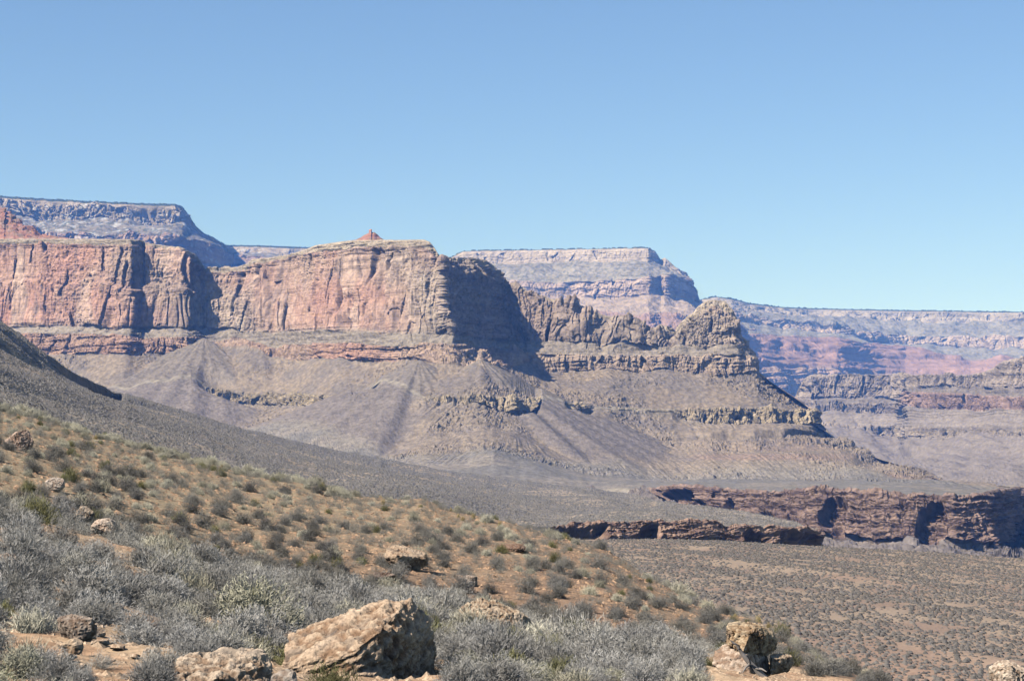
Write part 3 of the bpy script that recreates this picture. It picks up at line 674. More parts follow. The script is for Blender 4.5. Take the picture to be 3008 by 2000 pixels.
    o = n.build("terrain", M_TONTO, np.clip(col, .02, .8))
    tag(o, "dark grey scrub slope and tongue of plain below the main ridge", "plain", None, "structure")
    return n

# ---- near plain with its dots of scrub, lower right
def near_plain():
    E = [(-600,1555,500),(1000,1570,540),(1400,1580,560),(1600,1583,580),(1780,1584,600),(1900,1582,610),(2100,1587,620),(2400,1603,620),(2600,1613,610),(2800,1625,600),(3008,1640,590),(3200,1650,580),(3900,1690,560)]
    bk = dup_row(E, 70, 45)
    Mi = [(x, y + (1712 - 1600), 380) for x, y, d in E]
    Fr = [(x, 2090 + (y - 1600) * .8, 178) for x, y, d in E]
    Fr2 = [(x, 2700, 100) for x, y, d in E]
    xs = xspan(1350, 3060, 420, -600, 3900, 60)
    n = Net(xs, [bk, E, Mi, Fr, Fr2], [10, 170, 170, 20], [None, (1.2, 160), None, None, None], sm=3, seed=221)
    X, Y, Z = (n.P[..., i] for i in range(3))
    n.P[..., 2] += (fbm(X / 26 + Y / 90, Y / 130 , 0, 3, 222) * 1.3 * n.seg(1.12, 4, .1)) + .12 * fbm(X / 3, Y / 3, 0, 2, 223)
    col = mix((.305,.23,.17), (.26,.185,.14), ss(-.2, .3, fbm(X / 16, Y / 22, 0, 4, 224)))
    col = mix(col, (.34,.215,.15), ss(2.4, 3, n.t) * .7)
    o = n.build("plain", M_NEAR, col)
    tag(o, "near plain of tan soil dotted with scrub at the lower right", "plain", None, "structure")
    return n

# ---- foreground: gravelly shoulder and the brown hillside behind it
K = [(-1500,1310,36),(-500,1440,36),(0,1512,38),(250,1590,38),(500,1655,40),(700,1712,42),(1000,1762,42),(1400,1835,42),(1700,1890,40),(2000,1938,38),(2200,1972,37),(2400,2025,33),(2700,2085,27),(3100,2170,24),(4500,2310,20)]
HS = [(-1500,1000,150),(-500,1110,140),(0,1197,130),(100,1217,128),(250,1267,126),(400,1312,124),(570,1347,122),(700,1382,120),(900,1417,117),(1000,1442,116),(1100,1462,115),(1250,1470,112),(1330,1502,110),(1480,1532,106),(1600,1567,103),(1780,1614,100),(1900,1692,95),
      (2000,1742,90),(2100,1792,86),(2200,1818,82),(2300,1864,75),(2400,1922,68),(2520,2007,58),(2700,2110,48),(3100,2300,40),(4500,2600,36)]
def foreground():
    fine = list(range(-1500, 4501, 20))
    kx, ky, kd = (np.array([p[i] for p in K], float) for i in range(3))
    kr = [(x, float(np.interp(x, kx, ky)), float(np.interp(x, kx, kd))) for x in fine]
    A0 = [(x, 11200, 1.0) for x in fine]
    A1 = [(x, 2060 + .02 * x, 12.5) for x in fine]
    A2 = [(x, float(np.interp(x, [-1500, 0, 400, 1000, 2000, 3100, 4500], [1640, 1730, 1810, 1935, 1990, 2055, 2120])), 22.0) for x, y, d in kr]
    D = dup_row(kr, -28, 7); H = dup_row(kr, -62, 15)
    S2 = [(x, y + 130, d + 70) for x, y, d in HS]; S3 = [(x, y + 380, d + 230) for x, y, d in HS]
    xs = xspan(-80, 3080, 700, -1500, 4500, 60)
    n = Net(xs, [A0, A1, A2, kr, D, H, HS, S2, S3], [30, 110, 110, 30, 30, 300, 20, 20], [None, None, None, None, None, None, (2.5, 60), None, None], sm=4, seed=241)
    X, Y, Z = (n.P[..., i] for i in range(3))
    fr = n.seg(.5, 4.5, .3); hl = n.seg(5, 6, .1)
    n.P[..., 2] += fr * (.12 * fbm(X / 1.6, Y / 1.6, 0, 4, 242)) + hl * (.22 * fbm(X / 6, Y / 6, 0, 4, 243) + .06 * fbm(X / .8, Y / .8, 0, 3, 246))
    XS = n.xs[None]
    base = mix((.46,.32,.20), (.40,.25,.15), ss(-.15, .25, fbm(X / 1.2, Y / 1.2, 0, 4, 244)))
    h = mix((.315,.238,.15), (.25,.168,.112), np.clip(ss(700, 1900, XS) * .9 + .5 * fbm(X / 7, Y / 7, 0, 4, 245), 0, 1))
    h = mix(h, (.27,.15,.095), ss(5.5, 5.05, n.t) * .4 * ss(500, 1000, XS))
    col = mix(base, h, ss(4.3, 4.8, n.t))
    o = n.build("ground", M_SOIL, np.clip(col, .02, .8))
    tag(o, "brown gravelly hillside and shoulder of ground in front", "hillside", None, "structure")
    return n

far_left(); far_mid(); far_right(); right_butte(); main_ridge()
red_hill([(-120,585,4150),(-60,590,4120),(0,606,4100),(12,610,4095),(16,622,4095),(30,627,4090),(40,636,4085),(62,652,4075),(92,672,4060),(120,688,4040),(160,697,4010),(200,705,3980)], 708, 170, "red stepped cone hill on top of the cliff at the left edge", 301, 6)
red_hill([(1026,711,3520),(1048,704,3515),(1066,694,3510),(1077,687,3508),(1083,684,3506),(1085,677,3505),(1090,675,3505),(1092,682,3505),(1097,683,3505),(1099,681,3505),(1103,685,3505),(1108,691,3505),(1120,700,3500),(1136,710,3500)], 712, 40, "small red pyramid hill with a knobbed tip on the flat cliff top", 311, 1.2)
MP = mid_plain(); NP_ = near_plain(); FG = foreground()

# ------------------------------------------------------------------ scrub of the plains (past counting)
def dome(k=6, rings=2, rs=None):
    v, f = [], []
    for r in range(rings):
        z = r / rings; rad = math.cos(z * math.pi / 2 * .95)
        for i in range(k):
            a = 2 * math.pi * (i + .5 * r) / k; v.append((rad * math.cos(a), rad * math.sin(a), z))
    v.append((0, 0, 1))
    for r in range(rings - 1):
        for i in range(k):
            a, b, c, d = r * k + i, r * k + (i + 1) % k, (r + 1) * k + i, (r + 1) * k + (i + 1) % k
            f += [(a, b, c), (b, d, c)]
    for i in range(k):
        f.append(((rings - 1) * k + i, (rings - 1) * k + (i + 1) % k, rings * k))
    return np.array(v), np.array(f)

def scatter_pts(net, t0, t1, x0, x1, n, power=1.0):
    """points spread over the rows t0..t1 of a landform, evenly by ground area (power lowers the weight of far cells)"""
    ok = (net.t >= t0) & (net.t <= t1) & (net.xs[None] >= x0) & (net.xs[None] <= x1)
    ok = ok[:-1, :-1]
    a = net.P[1:, :-1] - net.P[:-1, :-1]; b = net.P[:-1, 1:] - net.P[:-1, :-1]
    w = np.abs(a[..., 0] * b[..., 1] - a[..., 1] * b[..., 0]) * ok / net.P[:-1, :-1, 1] ** power
    idx = rng.choice(w.size, n, p=(w / w.sum()).ravel())
    i, j = np.unravel_index(idx, w.shape)
    u, v = rng.random(n)[:, None], rng.random(n)[:, None]
    return net.P[i, j] + a[i, j] * u + b[i, j] * v, net.xs[j], net.t[i, j]

def thin(P, gap):
    """drop points that fall in an already taken cell"""
    g = np.floor(P[:, :2] / gap).astype(np.int64)
    _, k = np.unique(g[:, 0] * 1000003 + g[:, 1], return_index=True)
    return np.sort(k)

def blob_field(name, P, size, hfac, mat, cols, k, rings, seed, rough=.35):
    r = np.random.default_rng(seed); v, f = dome(k, rings); n, m = len(P), len(v)
    s = size[:, None, None]
    V = np.repeat(v[None], n, 0) * (1 + rough * (r.random((n, m, 1)) - .5) * 2)
    a = r.random(n) * 6.283; c, sn = np.cos(a)[:, None], np.sin(a)[:, None]
    V = np.stack([V[..., 0] * c - V[..., 1] * sn, V[..., 0] * sn + V[..., 1] * c, V[..., 2] * hfac - .1], -1) * s + P[:, None]
    Fs = (f[None] + (np.arange(n) * m)[:, None, None]).reshape(-1, 3)
    C = np.repeat(cols[:, None], m, 1).reshape(-1, 3)
    me = mesh_np(name, V.reshape(-1, 3), Fs, mat, C, rings > 1)
    return link(bpy.data.objects.new(name, me))

M_SCRUB = rock_mat("scrub_leaves", 3.0, 0.15, 0.3)
p, px, pt = scatter_pts(MP, 1.0, 3.0, -80, 2400, 80000, 1.15)
p = np.concatenate([p, scatter_pts(MP, 4.0, 4.9, -400, 1560, 14000, 1.0)[0]])
sz = .35 + .45 * rng.random(len(p)) ** 2 + p[:, 1] / 3600
c = np.array((.15,.138,.125)) * (.75 + .5 * rng.random((len(p), 1)))
tag(blob_field("shrubland", p, sz, .75, M_SCRUB, c, 5, 1, 5), "grey scrub covering the dark slope and tongue of plain below the ridge", "scrub", None, "stuff")
p, px, pt = scatter_pts(NP_, 1.0, 3.3, 300, 3500, 105000, .8)
k = thin(p, 1.0); p = p[k]
bare = fbm(p[:, 0] / 9, p[:, 1] / 16, 0, 3, 77)
p = p[bare < .16 + .35 * rng.random(len(p))]
sz = .17 + .30 * rng.random(len(p)) ** 1.5
c = np.array((.135,.12,.106)) * (.7 + .55 * rng.random((len(p), 1)))
tag(blob_field("shrubland", p, sz, .85, M_SCRUB, c, 8, 3, 6, .35), "small grey green bushes dotting the near plain at the lower right", "scrub", None, "stuff")

# ------------------------------------------------------------------ foreground helpers
def ground_at(x, y, t0=.6, t1=6.0):
    """the point of the foreground ground seen at a place of the photograph"""
    j = int(np.argmin(np.abs(FG.xs - x))); c = FG.P[:, j]; tt = FG.t[:, j]
    _, yy = project(c); e = np.abs(yy - y) + 1e5 * ((tt < t0) | (tt > t1))
    i = int(np.argmin(e)); q = c[i].copy(); q[0] = q[0] + (x - FG.xs[j]) / F * q[1]
    return q

def ground_z(X, Y):
    q = FG.P.reshape(-1, 3)[FGM]; 
    return float(q[np.argmin((q[:, 0] - X) ** 2 + (q[:, 1] - Y) ** 2), 2])
FGM = np.flatnonzero((FG.t.ravel() > .5) & (FG.t.ravel() < 6.05))

# ------------------------------------------------------------------ boulders
def rock_from_points(name, pts, target, amp, seed, tone=(.46,.335,.22), bedn=(.35,-.1,.9), bedh=.09, bed=.6, dark=.25):
    bm = bmesh.new()
    for q in pts: bm.verts.new(q)
    r = bmesh.ops.convex_hull(bm, input=bm.verts[:])
    junk = [e for e in r['geom_interior'] if isinstance(e, bmesh.types.BMVert)]
    if junk: bmesh.ops.delete(bm, geom=junk, context='VERTS')
    loose = [v for v in bm.verts if not v.link_faces]
    if loose: bmesh.ops.delete(bm, geom=loose, context='VERTS')
    for _ in range(14):
        es = [e for e in bm.edges if e.calc_length() > target]
        if not es or len(bm.verts) > 22000: break
        bmesh.ops.subdivide_edges(bm, edges=es, cuts=1)
        bmesh.ops.triangulate(bm, faces=[f for f in bm.faces if len(f.verts) > 3])
    bmesh.ops.recalc_face_normals(bm, faces=bm.faces[:])
    for _ in range(1): bmesh.ops.smooth_vert(bm, verts=bm.verts[:], factor=.3, use_axis_x=True, use_axis_y=True, use_axis_z=True)
    bm.normal_update()
    V = np.array([v.co for v in bm.verts]); N = np.array([v.normal for v in bm.verts])
    size = np.ptp(V, axis=0).max(); q = V / size
    b = np.array(bedn) / np.linalg.norm(bedn); h = V @ b
    f1 = fbm(q[:, 0] * 3, q[:, 1] * 3, q[:, 2] * 3, 3, seed)
    f2 = np.abs(perlin(q[:, 0] * 6, q[:, 1] * 6, q[:, 2] * 6, seed + 1))
    f3 = fbm(q[:, 0] * 16, q[:, 1] * 16, q[:, 2] * 16, 4, seed + 2, .6)
    f4 = fbm(h / bedh + f1 * .8, f1 * 2, .4, 3, seed + 3, .6)
    crack = ss(.06, .0, np.abs(perlin(q[:, 0] * 2.6 + f1 * .3, q[:, 1] * 2.6, q[:, 2] * 2.2, seed + 4)))
    pit = ss(.2, .55, perlin(q[:, 0] * 22, q[:, 1] * 22, q[:, 2] * 22, seed + 6))
    V += N * (amp * size * (1.0 * (np.round(f1 * 4) / 4 * .6 + f1 * .4) - .35 * f2 + .7 * f3 + bed * f4 - .9 * crack - .5 * pit))[:, None]
    T = np.array([[v.index for v in f.verts] for f in bm.faces]); bm.free()
    lo, hi = np.array(tone) * np.array((.55, .47, .42)), np.array(tone)
    col = mix(lo, hi, ss(-.35, .25, f3 + .5 * f4 + .4 * f1))
    col = mix(col, np.array((.58,.46,.34)), ss(.2, .6, f1 - f3 * .3) * .35)
    col = mix(col, np.array((.12,.10,.085)), ss(.25, .5, fbm(q[:, 0] * 9, q[:, 1] * 9, q[:, 2] * 9, 3, seed + 9)) * .5 + crack * .4)
    me = mesh_np(name, V, T, M_BOULDER, col)
    return link(bpy.data.objects.new(name, me))

def upts(d, lst):
    return [tuple(unproject(x, y, d + e)) for x, y, e in lst]

def simple_rock(name, x0, y0, x1, y1, d, seed, label, cat="boulder", group=None, depth=.8, tone=(.50,.37,.25), tilt=.0, amp=.035, target=.03, bed=.6, n=22):
    """a natural block of about the given extent in the view, standing on the ground"""
    r = np.random.default_rng(seed)
    tr = {'back': (3.0, 5.0), 'front': (.6, 3.05), None: (.6, 6.0)}[d]
    g = ground_at((x0 + x1) / 2, y1 - (y1 - y0) * .08, *tr)
    d = g[1]; w, h = (x1 - x0) / F * d, (y1 - y0) / F * d
    pts = []
    for i in range(n):
        u = r.normal(size=3); u /= np.abs(u).max() * .55 + np.linalg.norm(u) * .45
        pts.append((g[0] + u[0] * w * .52 + u[2] * w * tilt * .3, g[1] + u[1] * w * depth * .5 + w * depth * .2, g[2] + h * .42 + u[2] * h * .62 - u[0] * tilt * h * .4))
    o = rock_from_points(name, pts, max(target, w / 26), amp, seed, tone, bed=bed)
    return tag(o, label, cat, group)

D0 = float(ground_at(1080, 1985, .6, 3.05)[1])
big = rock_from_points("boulder", upts(D0, [(846,1866,.15),(832,1950,-.35),(905,1838,.2),(1124,1764,.30),(1206,1760,.42),(1118,1848,-.36),(1046,1908,-.52),(1256,1820,.52),(1284,1900,.5),(1272,2040,.3),(1100,2060,-.42),
       (1010,2060,-.5),(840,2060,-.35),(900,1850,.95),(1200,1790,1.1),(1262,2030,1.1),(850,2040,.95)]), .017, .020, 401, (.44,.315,.21), bedn=(-.45,-.25,.85), bedh=.055, bed=.7)
tag(big, "largest boulder, tan with a ridged sunlit top and dark shaded face, bottom centre", "boulder")

D1 = float(ground_at(2190, 1978, .6, 3.05)[1])
o = rock_from_points("boulder", upts(D1, [(2141,1829,.3),(2200,1822,.6),(2266,1848,.6),(2240,1842,.2),(2205,1856,-.38),(2133,1842,-.02),(2127,1890,-.05),(2180,1920,-.40),(2281,1872,.45),(2286,1903,.4),(2248,1930,.2),(2150,1895,.8),(2270,1900,.9)]),
      .03, .022, 411, (.47,.35,.22), bed=.3, bedh=.3)
tag(o, "square tan block with orange shaded side perched on a pale slab at the right", "boulder")
o = rock_from_points("boulder", upts(D1, [(2128,1888,.3),(2098,1912,.0),(2092,1950,-.3),(2140,1980,-.45),(2210,1990,-.5),(2192,1922,-.42),(2250,1926,.25),(2262,1985,.2),(2140,1895,.9),(2250,1930,1.0),(2110,1990,.6)]),
      .03, .016, 412, (.48,.365,.27), bed=.2, bedh=.3)
tag(o, "pale pinkish slab lying under the square block", "boulder")
o = rock_from_points("boulder", upts(D1 + .1, [(2262,1922,.2),(2300,1920,.3),(2326,1926,.3),(2331,1948,.3),(2318,1972,.1),(2262,1980,-.15),(2268,1935,-.2),(2300,1932,-.12),(2270,1930,.7),(2325,1950,.8),(2270,1980,.7)]),
      .03, .022, 413, (.43,.315,.21), bed=.3, bedh=.2)
tag(o, "small dark-sided block against the right end of the pale slab", "boulder")
o = rock_from_points("boulder", upts(float(ground_at(1460, 1870, .6, 3.05)[1]), [(1345,1790,.1),(1365,1768,.2),(1410,1754,.4),(1455,1760,.5),(1490,1790,.1),(1500,1800,.0),(1540,1805,.2),(1556,1820,.4),(1558,1850,.4),(1530,1868,.0),(1500,1860,-.2),(1420,1810,-.2),(1350,1812,-.1),(1400,1800,.9),(1550,1850,.9),(1350,1870,.3),(1540,1890,.4),(1430,1870,-.1)]),
      .024, .030, 414, (.44,.335,.23), bed=.5)
tag(o, "long knobbly tan boulder with a black end, among grey shrubs", "boulder")
o = rock_from_points("boulder", upts(float(ground_at(1195, 1676, 4.5, 6)[1]), [(1131,1615,.0),(1150,1604,.5),(1200,1600,.9),(1240,1615,.8),(1257,1635,.5),(1257,1655,.4),(1230,1676,.3),(1170,1655,-.3),(1132,1640,-.1),(1165,1630,-.4),(1250,1640,.1),(1150,1640,1.2),(1245,1660,1.2),(1170,1690,.3),(1140,1670,.5)]),
      .05, .022, 415, (.42,.30,.20), bedn=(0,0,1), bed=1.0, bedh=.35)
tag(o, "flat topped tan ledge rock out on the brown hillside", "boulder")
o = rock_from_points("boulder", upts(float(ground_at(650, 2000, .6, 3.05)[1]), [(520,1940,.1),(560,1920,.3),(640,1912,.4),(735,1905,.4),(770,1915,.3),(790,1945,.2),(798,2000,.1),(760,2040,-.2),(520,2040,-.4),(500,1980,-.2),(640,1990,-.35),(760,1960,.0),(560,1930,.9),(780,1950,.9),(600,2060,.5)]),
      .017, .022, 416, (.43,.33,.235), bedn=(-.2,0,1), bedh=.05, bed=.9)
tag(o, "low layered tan slab beside the largest boulder", "boulder")
for a in [
    ("boulder", 208, 1494, 274, 1562, 'back', 421, "grey brown boulder with rough crust above the left shrubs", .8, (.42,.33,.24), .4),
    ("boulder", 268, 1528, 342, 1580, 'back', 422, "pale sloping boulder half sunk in the left shrubs", .8, (.55,.43,.33), -.3),
    ("boulder", 14, 1266, 92, 1328, None, 423, "boulder with pinkish top and black underside high on the left hillside", .9, (.46,.33,.25), .5),
    ("boulder", 130, 1404, 186, 1446, None, 424, "pale boulder beside a big straw-coloured bush on the left hillside", .9, (.58,.47,.37), .2),
    ("boulder", 160, 1812, 278, 1888, 'front', 425, "grey split boulder among the shrubs near the trail", .8, (.33,.26,.20), .1),
    ("boulder", 178, 1878, 242, 1925, 'front', 426, "small tan boulder with dark side standing in the trail", .8, (.52,.38,.25), .2),
    ("boulder", -20, 1628, 52, 1680, 'front', 427, "brown ledge rock at the left edge", .9, (.38,.28,.2), .1),
    ("boulder", 2880, 1950, 3030, 2040, 'front', 428, "pale rock poking in at the bottom right corner", .9, (.58,.46,.34), -.5),
    ("boulder", 1955, 1898, 2006, 1920, 'back', 429, "small pale boulder beside green shrubs left of the square block", .8, (.55,.44,.31), 0),
    ("boulder", 1074, 1686, 1162, 1724, None, 430, "dark low ledge of rock below the flat topped ledge rock", .9, (.24,.17,.13), .1),
    ("boulder", 1352, 1690, 1402, 1726, None, 431, "grey ledge rock with a black notch on the red hillside", .9, (.40,.32,.25), .3),
    ("boulder", 1460, 1600, 1545, 1622, None, 432, "dark flat outcrop across the red hillside", .9, (.26,.17,.12), .1),
    ("boulder", 792, 1974, 872, 2040, 'front', 433, "grey rounded stone at the foot of the largest boulder", .8, (.42,.35,.28), 0),
    ("boulder", 480, 1603, 545, 1622, 'back', 434, "flat white stone on top of the grey shrub bank", .9, (.62,.52,.42), 0)]:
    simple_rock(a[0], a[1], a[2], a[3], a[4], a[5], a[6], a[7], depth=a[8], tone=a[9], tilt=a[10], bed=.5)
st = [(300,1832,40,16),(345,1912,48,22),(118,1705,30,14),(190,1942,70,24),(330,1808,50,22),(345,1790,40,18),(255,1880,34,18),(290,1900,60,20),(310,1640,40,12),(380,1652,34,12),(420,1640,26,10),
      (40,1995,40,28),(530,1872,34,20),(505,1870,20,12),(480,1860,26,18),(565,1918,40,20),(395,1935,34,18),(430,1920,26,14),(320,1950,40,20),(360,1880,36,16),(200,1600,26,12),(16,1615,36,16),(290,1870,40,14),(240,1960,30,16),(415,1990,46,20)]
for i, (x, y, w, h) in enumerate(st):
    o = simple_rock("stone", x - w / 2, y - h, x + w / 2, y, None, 500 + i, "loose tan stone lying on the bare trail at the lower left", "stone", "loose stones on the trail", .9, (.56,.42,.29), 0, .03, .02, .3, 12)
# gravel: past counting
def gravel(name, t0, t1, n, smin, smax, tone, label, seed, power):
    p, px, pt = scatter_pts(FG, t0, t1, -90, 3080, n, power)
    s = smin + (smax - smin) * rng.random(len(p)) ** 3
    c = np.array(tone) * (.65 + .6 * rng.random((len(p), 1))) * np.array([1, .97, .93])
    tag(blob_field(name, p, s, .55, M_BOULDER, c, 5, 1, seed, .6), label, "gravel", None, "stuff")
gravel("gravel", .9, 4.0, 26000, .012, .06, (.46,.34,.235), "pale tan gravel strewn over the ground in front", 31, 1.0)
gravel("gravel", 5.0, 6.0, 30000, .03, .13, (.36,.235,.15), "brown gravel strewn over the hillside", 32, .6)

# ------------------------------------------------------------------ shrubs
def twig_mesh(name, seed, n, w, h, wid, ln, up, inner, mat, lean=0.0):
    """many thin twigs spread through a dome: n twigs, dome half width w, height h, twig width and length"""
    r = np.random.default_rng(seed)
    az = r.random(n) * 6.2832; ce = r.random(n) ** .85
    el = np.arccos(np.clip(1 - ce, -1, 1)) * 0 + np.arcsin(np.clip(r.random(n), 0, 1))
    rad = inner + (1 - inner) * r.random(n) ** .55
    lump = 1 + .28 * np.sin(az * 3 + seed) * np.cos(el) + .22 * np.sin(az * 5 + 2.3 * seed + el * 4)
    rad = rad * lump
    D = np.stack([np.cos(el) * np.cos(az), np.cos(el) * np.sin(az), np.sin(el)], -1)
    T = D * np.array([w, w, h]) * rad[:, None] + np.array([0, 0, .05 * h])
    dirn = D + r.normal(size=(n, 3)) * .55 + np.array([lean, 0, up]); dirn /= np.linalg.norm(dirn, axis=1, keepdims=True)
    side = np.cross(dirn, r.normal(size=(n, 3))); side /= np.linalg.norm(side, axis=1, keepdims=True)
    L = ln * (.5 + r.random((n, 1))); W = wid * (.6 + .8 * r.random((n, 1)))
    bend = np.cross(dirn, side) * L * .22 * r.normal(size=(n, 1))
    B = T - dirn * L; M_ = T - dirn * L * .45 + bend
    V = np.stack([B - side * W * .5, B + side * W * .5, M_ + side * W * .5, M_ - side * W * .5, T + side * W * .18, T - side * W * .18], 1)
    V[..., 2] = np.maximum(V[..., 2], -.03)
    i = np.arange(n)[:, None] * 6
    f = np.concatenate([i + np.array([[0, 1, 2, 3]]), i + np.array([[3, 2, 4, 5]])])
    return mesh_np(name, V.reshape(-1, 3), f, mat)

def stem_mesh(name, seed, w, h, mat, n=14, r0=.012):
    r = np.random.default_rng(seed); V, Fc = [], []
    for k in range(n):
        az = r.random() * 6.283; el = .5 + r.random() * .9
        tip = np.array([math.cos(el) * math.cos(az) * w, math.cos(el) * math.sin(az) * w, math.sin(el) * h]) * (.55 + .3 * r.random())
        p0 = np.array([math.cos(az), math.sin(az), 0]) * .04; mid = (p0 + tip) * .5 + r.normal(size=3) * .05
        b = len(V)
        for q, rr in ((p0 - [0, 0, .04], r0), (mid, r0 * .7), (tip, r0 * .25)):
            for j in range(4):
                a = j * 1.5708; V.append(q + rr * np.array([math.cos(a), math.sin(a), 0]))
        for s in range(2):
            for j in range(4):
                Fc.append((b + s * 4 + j, b + s * 4 + (j + 1) % 4, b + s * 4 + 4 + (j + 1) % 4, b + s * 4 + 4 + j))
    return mesh_np(name, np.array(V), np.array(Fc), mat)

M_GREY = leaf_mat("grey_twigs", (.20,.185,.165), (.44,.415,.375))
M_DARK = leaf_mat("dark_twigs", (.125,.115,.10), (.285,.265,.235))
M_PALE = leaf_mat("straw_stems", (.40,.36,.26), (.58,.53,.40))
M_CREAM = leaf_mat("cream_leaves", (.27,.255,.18), (.41,.385,.29))
M_GREEN = leaf_mat("green_stems", (.13,.13,.06), (.24,.22,.10))
M_GOLD = leaf_mat("golden_grass", (.34,.25,.10), (.50,.37,.16))
M_STEM = leaf_mat("woody_stems", (.10,.085,.075), (.17,.15,.13))

KINDS = {
 "grey": [(twig_mesh("twigs", 10 + i, 6500, .5, .62, .0065, .095, .45, .12, M_GREY), stem_mesh("stems", 30 + i, .5, .6, M_STEM)) for i in range(6)],
 "bush": [(twig_mesh("twigs", 20 + i, 4200, .5, .66, .0075, .10, .5, .1, M_DARK), None) for i in range(5)],
 "cream": [(twig_mesh("twigs", 50 + i, 5200, .5, .55, .0085, .06, .3, .35, M_CREAM), stem_mesh("stems", 60 + i, .5, .5, M_STEM)) for i in range(2)],
 "green": [(twig_mesh("twigs", 70 + i, 1900, .42, .62, .008, .20, 1.1, .25, M_GREEN), stem_mesh("stems", 80 + i, .4, .5, M_STEM)) for i in range(2)],
 "straw": [(twig_mesh("twigs", 90 + i, 1900, .45, .55, .008, .22, .9, .25, M_PALE), stem_mesh("stems", 95 + i, .4, .4, M_STEM)) for i in range(3)],
 "gold": [(twig_mesh("twigs", 110 + i, 900, .28, .7, .008, .30, 1.8, .2, M_GOLD), stem_mesh("stems", 115 + i, .2, .4, M_STEM)) for i in range(2)],
}
NAMES = {"grey": "grey_shrub", "bush": "hillside_bush", "cream": "cream_shrub", "green": "green_shrub", "straw": "straw_shrub", "gold": "grass_tuft"}
CATS = {"grey": "shrub", "bush": "bush", "cream": "shrub", "green": "shrub", "straw": "shrub", "gold": "grass tuft"}

def shrub(kind, q, w, hf, label, group=None, parts=True, sink=.04):
    f, s = random.choice(KINDS[kind]); rot = random.random() * 6.283
    if parts:
        o = link(bpy.data.objects.new(NAMES[kind], None)); o.empty_display_size = .2
        link(bpy.data.objects.new("twigs", f), o); link(bpy.data.objects.new("stems", s), o)
    else:
        o = link(bpy.data.objects.new(NAMES[kind], f))
    o.location = (q[0], q[1], q[2] - sink * w); o.rotation_euler = (0, 0, rot); o.scale = (w, w * random.uniform(.9, 1.1), w * hf)
    return tag(o, label, CATS[kind], group)

# single shrubs the photograph picks out
one = [("cream", 730, 1838, 250, 1.0, "broad cream and green leaved shrub, largest of its colour, left of centre"),
       ("green", 605, 1705, 70, 1.0, "yellow green upright shrub between grey shrubs and bare trail"),
       ("gold", 1030, 1792, 70, .8, "golden grass tuft behind the largest boulder"),
       ("green", 975, 2025, 190, .7, "green brushy shrub leaning on the front of the largest boulder"),
       ("green", 10, 1812, 90, .9, "yellow green shrub cut by the left edge"),
       ("green", 1655, 1875, 62, .8, "small yellow green shrub among the grey ones right of centre"),
       ("green", 2078, 1955, 62, .7, "bright olive shrub touching the pale slab"),
       ("green", 2040, 1925, 66, .8, "olive shrub just behind the small pale boulder"),
       ("green", 1945, 1935, 90, .6, "dark olive shrub left of the small pale boulder"),
       ("green", 2030, 1962, 110, .45, "low olive shrub in front of the small pale boulder"),
       ("grey", 1890, 1905, 130, .9, "silver twiggy shrub standing tall at the edge of the red hillside"),
       ("straw", 235, 1490, 115, .75, "big straw coloured bush on the left hillside above the shrub bank"),
       ("grey", 178, 1480, 50, .9, "dark grey bush hugging the left side of the big straw bush"),
       ("grey", 930, 1838, 130, .7, "dark shrub growing over the left shoulder of the largest boulder"),
       ("green", 925, 1652, 60, .8, "green grey bush on bare soil left of the flat topped ledge rock"),
       ("cream", 1790, 2010, 150, .6, "cream leaved shrub at the bottom edge right of centre"),
       ("cream", 1500, 1990, 150, .6, "cream leaved shrub right of the largest boulder"),
       ("cream", 1330, 1762, 120, .5, "low cream mat of shrub behind the long knobbly boulder"),
       ("straw", 1415, 1985, 90, .9, "dry straw grass right of the largest boulder")]
taken = []
for kd, x, y, wpx, hf, lab in one:
    q = ground_at(x, y, .6, 3.05 if y > np.interp(x, [p[0] for p in K], [p[1] for p in K]) else 6); w = wpx / F * q[1]
    shrub(kd, q, w, hf, lab); taken.append((q[0], q[1], w * .35))

# dense bank of grey shrubs in front
clear = []
for x, y, rx in [(395,1668,.55),(330,1650,.4),(455,1690,.4),(290,1790,.45),(290,1850,.4),(245,1915,.4),(330,1900,.42),(360,1960,.38),(320,1870,.35),(180,1935,.3),(425,1935,.35),(530,1880,.3),(115,1700,.25),(20,1625,.3),(400,2000,.3),(300,1985,.3)]:
    q = ground_at(x, y, .6, 3.0); clear.append((q[0], q[1], rx * 1.25))
for x, y, rx in [(200,1610,.9),(260,1615,1.0),(330,1620,.9),(260,1665,.9),(500,1690,.6),(1450,1900,.9),(1540,1905,.8),(1380,1880,.8),(2100,1990,.8),(2180,2000,.9),(2260,2000,.8),(2320,1985,.6),(2200,2030,.7),(730,1850,.9),(660,1850,.6),(800,1850,.6),(605,1712,.6),(1060,1990,.95),(1180,1960,.6),(930,1990,.5),(650,2000,.55),(740,1990,.5),(2200,1965,.75),(1440,1850,.55),(1530,1870,.4),(230,1560,.25),(310,1575,.2),(225,1885,.35),(2120,1960,.4),(2280,1985,.4),(1090,1960,.5)]:
    q = ground_at(x, y, .6, 3.0); clear.append((q[0], q[1], rx))
for x, y, rx in [(215,1580,1.3),(275,1590,1.3),(335,1600,1.2),(512,1640,.8)]:
    q = ground_at(x, y, 3.0, 4.6); clear.append((q[0], q[1], rx))
hand = [(60,1618,115),(180,1612,110),(420,1665,105),(505,1695,125),(140,1715,110),(325,1755,135),(465,1790,120),(100,1800,130),(185,1850,120),(405,1870,130),(510,1850,110),(600,1885,120),(300,1960,100),(470,1985,140),(70,1985,160),(655,1905,115),(240,2020,110),(700,1870,110),(570,1780,110),(30,1750,110),(620,1745,100)]
front = []
for x, y, wp in hand:
    q = ground_at(x, y, .6, 3.0); front.append((q, wp / F * q[1] * 1.08))
